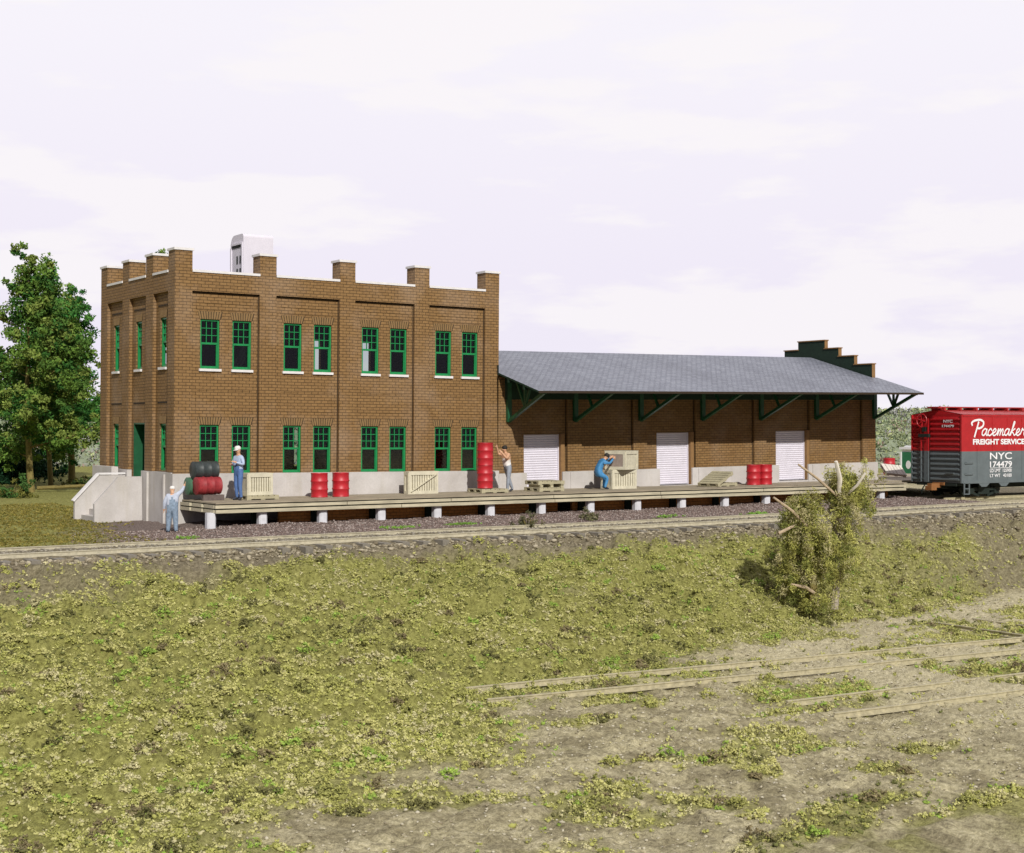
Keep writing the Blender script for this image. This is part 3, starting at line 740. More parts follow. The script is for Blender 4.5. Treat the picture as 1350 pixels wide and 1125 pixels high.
put(copy_tree(p0),(38.72,44.6,1.07),.25,'tilted pallet leaning on another right of the second white door','pallet',PG,ry=-.42)
pp=pallet('pallet_pale',1.0,.8); put(pp,(52.3,48.0,1.1),-.35,'pale bleached pallet tipped up past the end of the freight shed','pallet',PG,rx=.55,ry=.1)

# ------------------------------------------------------------------ people
def skin_body(name,J,E,mats,matfn,scale=1.0,thick=1.18):
    me=bpy.data.meshes.new('tmp'); names=list(J); ix={k:i for i,k in enumerate(names)}
    me.from_pydata([J[k][0] for k in names],[(ix[a],ix[b_]) for a,b_ in E],[])
    o=bpy.data.objects.new('tmp',me); COL.objects.link(o)
    sk=o.modifiers.new('s','SKIN'); sk.use_smooth_shade=True
    for i,k in enumerate(names):
        r=J[k][1]; r=r if hasattr(r,'__len__') else (r,r)
        k_=1.0 if k.startswith(('head','nose','ear','f','t','p')) and k!='pelvis' else thick; r=(r[0]*k_,r[1]*k_)
        me.skin_vertices[0].data[i].radius=r; me.skin_vertices[0].data[i].use_root=(k=='pelvis')
    sb=o.modifiers.new('b','SUBSURF'); sb.levels=2; sb.render_levels=2
    dg=bpy.context.evaluated_depsgraph_get(); dg.update()
    nm=bpy.data.meshes.new_from_object(o.evaluated_get(dg)); bpy.data.objects.remove(o)
    nm.name=name; nm.materials.clear()
    for q in mats: nm.materials.append(MAT[q])
    segs=[(a,b_,Vector(J[a][0]),Vector(J[b_][0])) for a,b_ in E]
    for p in nm.polygons:
        c=p.center; best=None;bd=9
        for a,b_,A_,B_ in segs:
            d_=B_-A_; t=max(0,min(1,(c-A_).dot(d_)/max(d_.length_squared,1e-9))); q=(A_+d_*t-c).length
            if q<bd: bd=q;best=(a,b_)
        p.material_index=matfn(best[0],best[1],c); p.use_smooth=True
    ob=bpy.data.objects.new(name,nm); COL.objects.link(ob); ob.scale=(scale,)*3
    return ob
def figure(pose,mats,matfn,scale=1.0,thick=1.18):
    """pose: joints; figure faces +x, left hand +y"""
    P=dict(pelvis=(0,0,.95),spine=(0,0,1.12),chest=(0,0,1.34),neck=(.0,0,1.50),head0=(.02,0,1.57),head1=(.035,0,1.66),head2=(.025,0,1.73),
        sl=(0,.17,1.42),el=(.0,.23,1.14),wl=(.06,.23,.90), sr=(0,-.17,1.42),er=(0,-.23,1.14),wr=(.06,-.23,.90),
        hl=(0,.09,.88),kl=(.02,.10,.49),al=(-.02,.10,.09),tl=(.15,.12,.035), hr=(0,-.09,.88),kr=(.02,-.10,.49),ar=(-.02,-.10,.09),tr=(.15,-.12,.035))
    P.update(pose)
    Rr=dict(pelvis=(.13,.15),spine=(.11,.135),chest=(.115,.155),neck=.052,head0=(.062,.062),head1=(.092,.082),head2=(.072,.065),
        sl=.062,el=.046,wl=.030,sr=.062,er=.046,wr=.030,hl=.095,kl=.064,al=.046,tl=.035,hr=.095,kr=.064,ar=.046,tr=.035)
    J={k:(P[k],Rr[k]) for k in P}
    E=[('pelvis','spine'),('spine','chest'),('chest','neck'),('neck','head0'),('head0','head1'),('head1','head2')]
    for s_ in 'lr': E+=[('chest','s'+s_),('s'+s_,'e'+s_),('e'+s_,'w'+s_),('pelvis','h'+s_),('h'+s_,'k'+s_),('k'+s_,'a'+s_),('a'+s_,'t'+s_)]
    # nose and ears
    h=Vector(P['head1']); f=(h-Vector(P['head0'])); up=f.normalized(); side=Vector((0,1,0)); fw_=side.cross(up).normalized()
    J['nose']=(tuple(h+fw_*.11-up*.015),.012); E.append(('head1','nose'))
    for s_,q in (('l',1),('r',-1)): J['ear'+s_]=(tuple(h+side*q*.092),.016); E.append(('head1','ear'+s_))
    # hands: palm and five bent fingers
    for s_,q in (('l',1),('r',-1)):
        w_=Vector(P['w'+s_]); d_=(w_-Vector(P['e'+s_])).normalized(); ax=Vector((1,0,0)) if abs(d_.x)<.75 else Vector((0,0,1))
        ac=(ax-d_*ax.dot(d_)).normalized(); nn=d_.cross(ac)*q
        pm=w_+d_*.07; J['p'+s_]=(tuple(pm),(.026,.038)); E.append(('w'+s_,'p'+s_))
        for i,(o_,l_) in enumerate(((-.030,.060),(-.010,.072),(.010,.068),(.030,.052))):
            b0=pm+d_*.035+ac*o_; b1=b0+d_*l_*.55-nn*.008; b2=b1+d_*l_*.45-nn*.022
            J[f'f{s_}{i}a']=(tuple(b0),.010); J[f'f{s_}{i}b']=(tuple(b1),.0095); J[f'f{s_}{i}c']=(tuple(b2),.008)
            E+=[('p'+s_,f'f{s_}{i}a'),(f'f{s_}{i}a',f'f{s_}{i}b'),(f'f{s_}{i}b',f'f{s_}{i}c')]
        t1=pm-d_*.01+ac*.045; t2=t1+d_*.035+ac*.018
        J['th'+s_]=(tuple(t1),.011); J['ti'+s_]=(tuple(t2),.009); E+=[('p'+s_,'th'+s_),('th'+s_,'ti'+s_)]
    o=skin_body('person',J,E,mats,matfn,scale,thick)
    for q in (-1,1):
        e=MB(); 
        c=h+fw_*.085+side*q*.032+up*.01
        e.lathe([(.0001,-.01),(.009,-.004),(.009,.004),(.0001,.01)],8,M=Matrix.Translation(c)).build('eye','hair_dark',o)
    return o,h,up,fw_
def cap(parent,h,up,fw_,mat='cloth_white'):
    side=up.cross(fw_); M=Matrix.Translation(h+up*.035)@Matrix((side,fw_,up)).transposed().to_4x4()
    m=MB().lathe([(.098,-.01),(.104,.01),(.105,.045),(.092,.082),(.055,.108),(.0001,.115)],18,M=M)
    N=10; pts=[(math.sin(a)*.095,math.cos(a)*.095+.0) for a in np.linspace(-1.15,1.15,N)]; out=[(math.sin(a)*.10,math.cos(a)*.175) for a in np.linspace(-1.0,1.0,N)]
    for i in range(N-1):
        for z in (0.0,-.012): m.face([M@Vector((*pts[i],z)),M@Vector((*pts[i+1],z)),M@Vector((*out[i+1],z-.012)),M@Vector((*out[i],z-.012))])
    m.build('cap',mat,parent,smooth=True)
def hair(parent,h,up,fw_,mat='hair_dark'):
    side=up.cross(fw_); M=Matrix.Translation(h+up*.02-fw_*.018)@Matrix((side,fw_,up)).transposed().to_4x4()
    MB().lathe([(.085,-.045),(.098,-.02),(.103,.02),(.092,.07),(.06,.098),(.0001,.108)],16,M=M).build('hair',mat,parent,smooth=True)
ARM=('e','w'); 
def overalls(shirt,ov,sk,sh):
    # slots: 0 skin,1 shirt,2 overalls,3 shoe
    def fn(a,b_,c):
        if b_[0] in 'pft' and b_ not in('tl','tr') or a[0] in 'pft' and a not in('pelvis','tl','tr'): return 0
        if b_.startswith(('head','nose','ear')) or a.startswith('head'): return 0
        if b_ in('wl','wr') : return 1
        if b_ in('el','er','sl','sr'): return 1
        if a in('al','ar'): return 3
        if a=='pelvis' or a[0] in 'hk': return 2
        if a=='spine' or a=='chest':
            if c.z<1.2: return 2
            if abs(c.y)<.10 and c.z<1.36: return 2
            if .045<abs(c.y)<.085 and c.z<1.52: return 2
            return 1 if b_!='neck' or c.z<1.47 else 0
        return 1
    return [sk,shirt,ov,sh],fn
# man in blue overalls on the platform: faces left, hands at his chest
mt,fn=overalls('shirt_blue','overall_blue','skin','shoe')
o,h,up,fw_=figure(dict(el=(.02,.27,1.18),wl=(.20,.12,1.26),er=(.02,-.27,1.16),wr=(.21,-.10,1.20),kl=(.03,.10,.49),tl=(.14,.15,.035)),mt,fn,.955)
cap(o,h,up,fw_); o.location=(18.86,44.55,.842); o.rotation_euler=(0,0,R(198)); tag(o,'man in blue overalls and white cap standing on the platform by the crate','person')
# man on the gravel: back turned, right arm raised
mt,fn=overalls('shirt_pale','overall_grey','skin','shoe')
o,h,up,fw_=figure(dict(er=(.10,-.36,1.60),wr=(.14,-.44,1.80),sr=(0,-.18,1.46),el=(-.04,.29,1.16),wl=(.0,.31,.92),hl=(0,.10,.88),kl=(0,.13,.48),al=(-.04,.15,.07),tl=(.10,.2,.03),kr=(.0,-.13,.48),ar=(-.03,-.15,.07),tr=(.11,-.2,.03)),mt,fn,.77,1.75)
cap(o,h,up,fw_); o.location=(16.22,43.35,.0); o.rotation_euler=(0,0,R(62)); tag(o,'man in grey overalls waving one arm on the gravel below the platform end','person')
# man pushing the drum stack: white vest, grey trousers, leaning
def fn3(a,b_,c):
    if b_.startswith(('head','nose','ear')) or a.startswith('head'): return 0
    if a in('al','ar'): return 3
    if a=='pelvis' and b_=='spine': return 1 if c.z>.98 else 2
    if a=='pelvis' or (a[0] in 'hk' and a!='head0'): return 2
    if a=='spine': return 1 if c.z<1.26 else 0
    return 0
o,h,up,fw_=figure(dict(pelvis=(.0,0,.93),spine=(.06,0,1.1),chest=(.10,0,1.32),neck=(.12,0,1.47),head0=(.14,0,1.53),head1=(.16,0,1.62),head2=(.15,0,1.69),
   sl=(.10,.17,1.40),el=(.26,.26,1.26),wl=(.42,.20,1.46),sr=(.10,-.17,1.40),er=(.20,-.30,1.42),wr=(.34,-.22,1.66),
   kl=(.06,.10,.50),al=(.10,.10,.08),tl=(.26,.11,.035),kr=(-.12,-.10,.52),ar=(-.32,-.11,.09),tr=(-.17,-.12,.035)),['skin','cloth_white','trouser_grey','shoe'],fn3,.95)
hair(o,h,up,fw_); o.location=(29.22,44.85,.842); o.rotation_euler=(0,0,R(186)); tag(o,'man in white vest and grey trousers pushing the stacked red drums','person')
# crouching man pushing the upper crate
def fn4(a,b_,c):
    if b_.startswith(('head','nose','ear')) or a.startswith('head'): return 0
    if (b_[0] in 'pft' and b_ not in('tl','tr')) or (a[0] in 'pft' and a not in('pelvis','tl','tr')): return 0
    if a in('al','ar'): return 2
    return 1
o,h,up,fw_=figure(dict(pelvis=(-.18,0,.62),spine=(-.16,0,.80),chest=(-.02,0,1.02),neck=(.10,0,1.14),head0=(.15,0,1.18),head1=(.20,0,1.24),head2=(.20,0,1.31),
   sl=(.0,.17,1.06),el=(.22,.24,1.05),wl=(.42,.16,1.18),sr=(.0,-.17,1.06),er=(.20,-.22,.98),wr=(.42,-.12,1.16),
   hl=(-.16,.10,.58),kl=(.20,.14,.50),al=(.14,.14,.09),tl=(.30,.16,.035),hr=(-.16,-.10,.58),kr=(.16,-.15,.44),ar=(.04,-.16,.09),tr=(.20,-.18,.035)),['skin','coverall_blue','shoe'],fn4,.98)
hair(o,h,up,fw_); o.location=(33.22,44.62,.842); o.rotation_euler=(0,0,R(-8)); tag(o,'man in blue coveralls crouching to push the upper crate','person')

# ------------------------------------------------------------------ boxcar
BX,BY0,BY1=49.4,41.6,44.3; BZ0,BZ1=.83,3.66; BM=2.14; BL=12.0
O=(55.4,42.95,.2)
bc=empty('boxcar',O,label='red over grey freight boxcar with white script lettering at the platform end',cat='boxcar')
m=MB()
for z0,z1,mi in ((BZ0,BM,1),(BM,BZ1,0)): m.box(BX+.06,BX+BL,BY0,BY1,z0,z1,mi)
ns=10
for i in range(ns):   # shallow gable roof sheets
    x0=BX+.04+(BL)*i/ns; x1=BX+.04+BL*(i+1)/ns-.03
    m.face([(x0,BY0-.02,BZ1+.01),(x1,BY0-.02,BZ1+.01),(x1,42.95,BZ1+.22),(x0,42.95,BZ1+.22)],2); m.face([(x0,42.95,BZ1+.22),(x1,42.95,BZ1+.22),(x1,BY1+.02,BZ1+.01),(x0,BY1+.02,BZ1+.01)],2)
m.face([(BX+.05,BY0,BZ1),(BX+.05,42.95,BZ1+.21),(BX+.05,BY1,BZ1)],0)
m.build('body',['car_red','car_grey','car_roofred'],bc,O)
m=MB(); 
for i in range(1,13):   # rivet seams
    x=BX+.95*i
    for z0,z1,mi in ((BZ0+.02,BM,1),(BM,BZ1-.04,0)): m.box(x-.02,x+.02,BY0-.012,BY0-.001,z0,z1,mi)
m.box(BX+.06,BX+BL,BY0-.02,BY0-.001,BZ0-.02,BZ0+.10,1); m.box(BX+.06,BX+BL,BY0-.02,BY0-.001,BZ1-.08,BZ1,0)
m.build('side_seam',['car_red','car_grey'],bc,O)
# end wall: corrugated ribs
m=MB(); nb=13
for i in range(nb):
    z0=BZ0+.06+(BZ1-BZ0-.12)*i/nb; z1=z0+(BZ1-BZ0-.12)/nb*.72; mi=1 if (z0+z1)/2<BM else 0
    for ya,yb_ in ((BY0+.10,43.30),(43.75,BY1-.05)):
        c=(z0+z1)/2
        m.face([(BX+.055,ya,z0),(BX+.055,yb_,z0),(BX-.02,yb_-.05,c-.02),(BX-.02,ya+.05,c-.02)],mi); m.face([(BX-.02,ya+.05,c-.02),(BX-.02,yb_-.05,c-.02),(BX-.02,yb_-.05,c+.04),(BX-.02,ya+.05,c+.04)],mi)
        m.face([(BX-.02,ya+.05,c+.04),(BX-.02,yb_-.05,c+.04),(BX+.055,yb_,z1),(BX+.055,ya,z1)],mi)
        m.face([(BX+.055,ya,z0),(BX-.02,ya+.05,c-.02),(BX-.02,ya+.05,c+.04),(BX+.055,ya,z1)],mi); m.face([(BX+.055,yb_,z0),(BX-.02,yb_-.05,c-.02),(BX-.02,yb_-.05,c+.04),(BX+.055,yb_,z1)],mi)
for z0,z1,mi in ((BZ0,BM,1),(BM,BZ1,0)):
    m.box(BX-.02,BX+.06,BY0,BY0+.07,z0,z1,mi); m.box(BX-.02,BX+.06,BY1-.05,BY1,z0,z1,mi)
m.build('end_wall',['car_red','car_grey'],bc,O)
m=MB()
for z0,z1,mi in ((BZ0+.02,BM,1),(BM,BZ1-.15,0)):
    for y in (43.32,43.70): m.box(BX-.09,BX-.05,y-.03,y+.03,z0,z1,mi)
    zz=z0+.12
    while zz<z1-.05: m.box(BX-.085,BX-.055,43.35,43.67,zz,zz+.03,mi); zz+=.30
m.build('ladder',['car_red','car_grey'],bc,O)
m=MB()
for y0 in (42.66,42.86,43.06): m.box(BX-.22,BX+BL,y0,y0+.18,BZ1+.30,BZ1+.34)
for i in range(12): m.box(BX+.1+i,BX+.2+i,42.6,43.3,BZ1+.18,BZ1+.298)
m.box(BX-.2,BX-.12,42.55,43.36,BZ1+.26,BZ1+.298)
m.build('running_board','car_roofred',bc,O)
m=MB(); cen=Vector((BX-.24,43.52,3.42))
ring=[cen+Vector((0,math.cos(a)*.27,math.sin(a)*.27)) for a in np.linspace(0,2*math.pi,21)]
m.tube(ring,.022,6,cap=False)
for k in range(3): a=k*math.pi/3+.3; m.tube([cen+Vector((0,math.cos(a)*.27,math.sin(a)*.27)),cen-Vector((0,math.cos(a)*.27,math.sin(a)*.27))],.014,5)
m.tube([cen,cen+Vector((.28,0,0))],.03,6); m.build('brake_wheel','car_red',bc,O)
MB().box(BX-.14,BX-.03,43.25,43.8,2.72,2.86).box(BX-.12,BX-.03,43.42,43.62,2.95,3.15).build('brake_platform','under_black',bc,O)
m=MB()
for z in (1.22,1.68): m.tube([(BX+.15,BY0-.03,z),(BX+.16,BY0-.10,z),(BX+.62,BY0-.10,z),(BX+.63,BY0-.03,z)],.014,5)
m.box(BX-.09,BX-.02,41.98,42.40,1.22,1.26); m.build('grab_iron','car_grey',bc,O)
m=MB()
for x in (BX+.12,BX+.42): m.box(x,x+.05,BY0-.02,BY0+.03,.36,.83)
for z in (.36,.58): m.box(BX+.17,BX+.42,BY0-.02,BY0+.03,z,z+.04)
m.build('stirrup_step','car_grey',bc,O)
m=MB()
for x in (BX+1.3,BX+2.55): m.face([(x-.3,BY0-.01,.83),(x+.45,BY0-.01,.83),(x+.22,BY0-.01,.66),(x-.1,BY0-.01,.66)]); m.face([(x-.3,BY0+.03,.83),(x-.1,BY0+.03,.66),(x+.22,BY0+.03,.66),(x+.45,BY0+.03,.83)]); m.face([(x-.1,BY0-.01,.66),(x+.22,BY0-.01,.66),(x+.22,BY0+.03,.66),(x-.1,BY0+.03,.66)])
m.build('sill_tab','car_grey',bc,O)
MB().box(BX+.3,BX+BL-.2,42.7,43.2,.55,.82).box(BX-.0,BX+.4,41.9,44.0,.70,.81).build('underframe','under_black',bc,O)
m=MB().box(BX-.55,BX+.05,42.72,42.94,.62,.80).box(BX-.62,BX-.30,42.66,43.0,.52,.70).box(BX-.06,BX+.02,42.5,43.1,.72,.84); m.build('coupler','coupler',bc,O)
m=MB().tube([(BX-.08,43.5,.7),(BX-.2,43.55,.5),(BX-.15,43.6,.35)],.03,6); m.build('air_hose','under_black',bc,O)
for xc in (BX+1.75,BX+BL-1.9):
    tk=MB()
    for y in (42.0,43.9):
        tk.box(xc-1.05,xc+1.05,y-.06,y+.06,.48,.62).box(xc-.35,xc+.35,y-.08,y+.08,.34,.70).box(xc-.95,xc-.65,y-.1,y+.1,.36,.62).box(xc+.65,xc+.95,y-.1,y+.1,.36,.62)
        tk.beam((xc-.8,y,.42),(xc-.25,y,.28),.1,.09); tk.beam((xc+.8,y,.42),(xc+.25,y,.28),.1,.09)
    tk.box(xc-.18,xc+.18,42.0,43.9,.42,.68)
    tb=tk.build('truck_frame','under_black',bc,O)
    for xw in (xc-.8,xc+.8):
        for y in (42.2,43.7):
            MB().lathe([(.0001,-.06),(.32,-.06),(.35,-.04),(.33,.05),(.0001,.05)],24,M=Matrix.Translation((xw,y,.555))@Matrix.Rotation(math.pi/2,4,'X')).build('wheel','under_black',tb,O,smooth=True)
        MB().tube([(xw,42.1,.555),(xw,43.8,.555)],.06,8).build('axle','under_black',tb,O)
# writing
def text(body,loc,size,w_=None,rot=(R(90),0,0),parent=bc,name='lettering',offset=.0,mat='letter_white',O_=O):
    cu=bpy.data.curves.new(name,'FONT'); cu.body=body; cu.size=size; cu.extrude=.002; cu.offset=offset
    o=bpy.data.objects.new('tmp',cu); COL.objects.link(o); dg=bpy.context.evaluated_depsgraph_get(); dg.update()
    me=bpy.data.meshes.new_from_object(o.evaluated_get(dg)); bpy.data.objects.remove(o)
    co=np.array([v.co[:] for v in me.vertices]); co[:,0]-=co[:,0].min()
    if w_: co[:,0]*=w_/co[:,0].max()
    me.vertices.foreach_set('co',co.ravel()); me.materials.clear(); me.materials.append(MAT[mat]); me.name=name
    q=bpy.data.objects.new(name,me); COL.objects.link(q); q.parent=parent; q.rotation_euler=rot; q.location=(loc[0]-O_[0],loc[1]-O_[1],loc[2]-O_[2]); return q
YT=BY0-.016
text('FREIGHT SERVICE',(50.06,YT,2.43),.30,3.28,offset=.012)
text('NYC',(51.12,YT,1.80),.40,1.40,offset=.004)
text('174479',(51.12,YT,1.47),.34,1.40,offset=.006)
MB().box(51.14,52.52,YT-.004,YT,1.425,1.445).build('lettering','letter_white',bc,O)
text('LD LMT  125900',(51.12,YT,1.26),.19,1.38,offset=.003); text('LT WT   43100',(51.12,YT,1.05),.19,1.38,offset=.003)
text('NYC',(BX-.024,42.55,3.33),.17,.48,rot=(R(90),0,R(-90)),offset=.002); text('174479',(BX-.024,42.62,3.14),.14,.62,rot=(R(90),0,R(-90)),offset=.002)
# brush script word, drawn as ribbons
def cr(P,n=7):
    P=[np.array(p,float) for p in P]; out=[]
    Q=[2*P[0]-P[1]]+P+[2*P[-1]-P[-2]]
    for i in range(1,len(Q)-2):
        for t in np.linspace(0,1,n,endpoint=False):
            a,b_,c,d_=Q[i-1],Q[i],Q[i+1],Q[i+2]; out.append(.5*((2*b_)+(-a+c)*t+(2*a-5*b_+4*c-d_)*t*t+(-a+3*b_-3*c+d_)*t**3))
    out.append(P[-1]); return out
A_=[(.30,.24),(.20,.30),(.06,.20),(.04,.05),(.14,0),(.26,.12),(.32,.28),(.28,.08),(.34,.0),(.42,.06)]
C_=[(.26,.22),(.18,.30),(.06,.20),(.04,.05),(.15,-.01),(.30,.08)]
E_=[(.02,.08),(.16,.14),(.24,.24),(.16,.30),(.06,.20),(.06,.05),(.16,-.01),(.32,.08)]
Mm=[(.0,.06),(.08,.26),(.10,.28),(.08,.12),(.06,.0),(.12,.16),(.22,.29),(.24,.20),(.20,.0),(.26,.16),(.36,.29),(.39,.20),(.36,.04),(.42,.0),(.50,.07)]
K1=[(.0,.06),(.16,.34),(.26,.58),(.20,.60),(.12,.30),(.04,.0)]; K2=[(.30,.30),(.24,.27),(.10,.16),(.20,.10),(.28,.0),(.40,.07)]
R_=[(.0,.05),(.08,.22),(.12,.31),(.16,.24),(.28,.26),(.24,.08),(.28,.0),(.42,.04),(.60,.05)]
glyph=[([[( -.16,.46),(-.20,.56),(-.05,.66),(.30,.70),(.52,.60),(.50,.42),(.30,.32),(.16,.34)],[(.22,.60),(.14,.30),(.04,-.06)]],.46,.085),
 ([A_],.37,.06),([C_],.28,.06),([E_],.30,.06),([Mm],.47,.055),([A_],.38,.06),([K1,K2],.36,.055),([E_],.30,.06),([R_],.4,.06)]
m=MB(); x0=50.12
for strokes,adv,th in glyph:
    for sk_ in strokes:
        P=cr(sk_); pts=[(x0+p[0]+p[1]*.12,2.80+p[1]*.92) for p in P]
        for (a,b_) in zip(pts,pts[1:]):
            dx,dz=b_[0]-a[0],b_[1]-a[1]; L=math.hypot(dx,dz)+1e-9; nx_,nz_=-dz/L*th/2,dx/L*th/2; ex,ez=dx/L*th*.3,dz/L*th*.3
            q=[(a[0]-nx_-ex,a[1]-nz_-ez),(b_[0]-nx_+ex,b_[1]-nz_+ez),(b_[0]+nx_+ex,b_[1]+nz_+ez),(a[0]+nx_-ex,a[1]+nz_-ez)]
            yj=YT-.001-.00002*len(m.f); m.face([(u,yj,v_) for u,v_ in q])
    x0+=adv*1.0
m.build('lettering','letter_white',bc,O)

# ------------------------------------------------------------------ green delivery truck beyond
V=(63.6,55.0,0)
vt=empty('delivery_truck',V,label='small green delivery truck with white roof mostly hidden behind the boxcar',cat='truck')
MB().box(61.6,65.6,54.0,56.0,.45,1.80).build('cargo_box','van_green',vt,V)
MB().box(61.55,65.65,53.95,56.05,1.94,2.06).box(61.65,65.55,54.05,55.95,1.801,1.938).box(61.7,65.5,54.2,55.8,2.062,2.14).build('roof','letter_white',vt,V)
MB().box(65.6,66.9,54.1,55.9,.45,1.6).build('cab','van_green',vt,V)
MB().box(61.56,61.599,55.9,56.02,.5,1.80).box(61.56,61.599,53.98,54.1,.5,1.80).box(61.56,61.599,54.1,55.9,.5,.6).build('trim','letter_white',vt,V)
MB().lathe([(.0001,0),(.22,0),(.22,.01),(.0001,.01)],20,M=Matrix.Translation((61.599,55.45,1.12))@Matrix.Rotation(-math.pi/2,4,'Y')@Matrix.Scale(.75,4,(0,1,0))).build('emblem','letter_white',vt,V)
for x in (62.3,66.0):
    for y in (54.1,55.8): MB().lathe([(.0001,-.1),(.34,-.1),(.34,.1),(.0001,.1)],18,M=Matrix.Translation((x,y,.36))@Matrix.Rotation(math.pi/2,4,'X')).build('wheel','tyre',vt,V)
MB().box(66.85,66.905,54.3,55.7,.95,1.5).build('windscreen','glass',vt,V)

# ------------------------------------------------------------------ trees
def tree(px,d_,base_z,H,trunk_r,label,spread,low,tints,nclu,per,leaf,peak_bias=1.0,seed=1,lean=0,name='broadleaf_tree',group='trees behind the office block'):
    rs=np.random.default_rng(seed); t=(px-675)/1983.
    X=d_*(t*.8363+.5482); Y=d_*(.8363-t*.5482); loc=(X,Y,base_z)
    t_=empty(name,loc,label=label,cat='tree',group=group)
    rt=np.array([.8363,-.5482,0]); 
    trm=MB(); pts=[]; rr_=[]
    for i in range(9):
        f=i/8; pts.append(Vector((lean*f*H*.05*math.sin(f*3)+rs.normal()*.05,rs.normal()*.05,-.2+f*H*.9))); rr_.append(trunk_r*(1-.85*f))
    trm.tube(pts,rr_,9,jit=.08); trm.build('trunk','bark_olive',t_,smooth=True)
    cen=[];rad=[]
    limb=MB(); nl=26
    for i in range(nl):
        f=low+(1-low)*(i/nl)**.9*.97; z=f*H; prof=min(1,((1-f)/(1-low))**1.0*1.3+.06)*spread*rs.uniform(.65,1.12)
        a=rs.uniform(0,6.28); st=pts[min(8,int(f*8.8))]; p0=Vector((st.x,st.y,z*.93)); p1=p0+Vector((math.cos(a)*prof*.55,math.sin(a)*prof*.55,.12*prof)); p2=p0+Vector((math.cos(a)*prof,math.sin(a)*prof,.30*prof))
        limb.tube([p0,p1,p2],[trunk_r*.32*(1-f*.6),trunk_r*.2*(1-f*.5),.02],6)
        nc=max(3,int(nclu/nl*(.4+1.2*prof/spread)))
        for q in range(nc):
            u=rs.uniform(.2,1.05); c=p0.lerp(p2,u)+Vector(rs.normal(size=3)*(.18+.22*u)*spread*.42); cen.append(c); rad.append(rs.uniform(.22,.5)*(.7+.25*spread/3))
    for q in range(10): cen.append(Vector((rs.normal()*.25,rs.normal()*.25,H*(.9+.01*q)))); rad.append(.25)
    limb.build('limb','bark_olive',t_)
    C=np.array([c[:] for c in cen]); tt=np.array(tints)[rs.integers(0,len(tints),len(C))]
    Cc,_,U,V_,ti=leaves(C,per,np.array(rad),leaf,tt,.75,.7)
    cloud('crown',Cc,None,U,V_,ti,'foliage',t_)
    return t_
OL=[(.12,.21,.035),(.08,.16,.03),(.18,.24,.05),(.045,.13,.025)]; DG=[(.05,.18,.035),(.09,.24,.045),(.17,.27,.05),(.03,.12,.025)]
tree(38,70,.1,11.6,.17,'tall olive green tree at the left edge with its trunk on the grass',3.1,.15,OL,640,80,.075,seed=3)
tree(96,80,.1,10.6,.20,'dark green tree just left of the office block with its crown against the wall',3.0,.17,DG,580,74,.08,seed=8)
tree(66,76,.1,11.4,.14,'slim dark green tree filling between the two larger left trees',2.5,.17,DG,380,66,.08,seed=17)
tree(-40,74,.1,9.5,.2,'olive tree mostly cut off by the left edge',3.2,.22,OL,300,70,.08,seed=21)
tree(207,76,.1,12.0,.2,'green treetop showing over the left parapet of the office block',1.9,.4,DG,150,60,.07,seed=5)
# bushes in the gloom under the trees
def bush(px,d_,h,w_,tints,label,n_=60,seed=1,z=0,leaf=.09,name='bush',group=None):
    rs=np.random.default_rng(seed); t=(px-675)/1983.; X=d_*(t*.8363+.5482); Y=d_*(.8363-t*.5482); z=float(ground_z(X,Y)) if z is None else z
    o_=empty(name,(X,Y,z),label=label,cat='bush',group=group)
    C=np.stack([rs.normal(size=n_)*w_*.4,rs.normal(size=n_)*w_*.4,np.abs(rs.normal(size=n_))*h*.42],1)
    tt=np.array(tints)[rs.integers(0,len(tints),n_)]
    Cc,_,U,V_,ti=leaves(C,40,np.full(n_,.22*h),leaf,tt,.9,.7); cloud('leafage',Cc,None,U,V_,ti,'foliage',o_)
    m=MB()
    for k_ in range(4): m.tube([(0,0,-.1),(rs.normal()*.2*w_,rs.normal()*.2*w_,h*.6)],[.04,.015],5)
    m.build('stem','bark_olive',o_); return o_
BG='bushes under the left trees'
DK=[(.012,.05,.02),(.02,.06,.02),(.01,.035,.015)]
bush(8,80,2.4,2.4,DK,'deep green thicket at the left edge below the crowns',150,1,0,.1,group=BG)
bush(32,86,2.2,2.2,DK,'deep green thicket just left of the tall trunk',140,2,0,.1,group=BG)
bush(58,92,1.2,1.8,DG,'low green bush between the tree trunks',60,4,0,.1,group=BG)
bush(14,66,.8,1.2,[(.14,.14,.03),(.06,.13,.03)],'low olive bush on the grass at the far left edge',60,6,0,.06,group=BG)
bush(112,76,.7,1.2,[(.13,.13,.03),(.05,.08,.02)],'low brown green scrub left of the entrance stairs',60,9,0,.06,group=BG)
WG='weeds at the platform piers'
bush(697,46.6,.45,.6,[(.16,.15,.07),(.10,.10,.05)],'dry scrubby weed against the pier below the first white door',26,3,None,.03,'weed',WG)
bush(776,49.2,.38,.45,[(.20,.19,.10),(.12,.12,.06)],'small dry weed at the pier below the crouching man',20,5,None,.03,'weed',WG)
o=MB().tube([(20.0,71,.28),(22.3,69.6,.42)],[.10,.06],7).build('fallen_log','bark_olive'); tag(o,'thin fallen log lying between the left tree trunks','log')

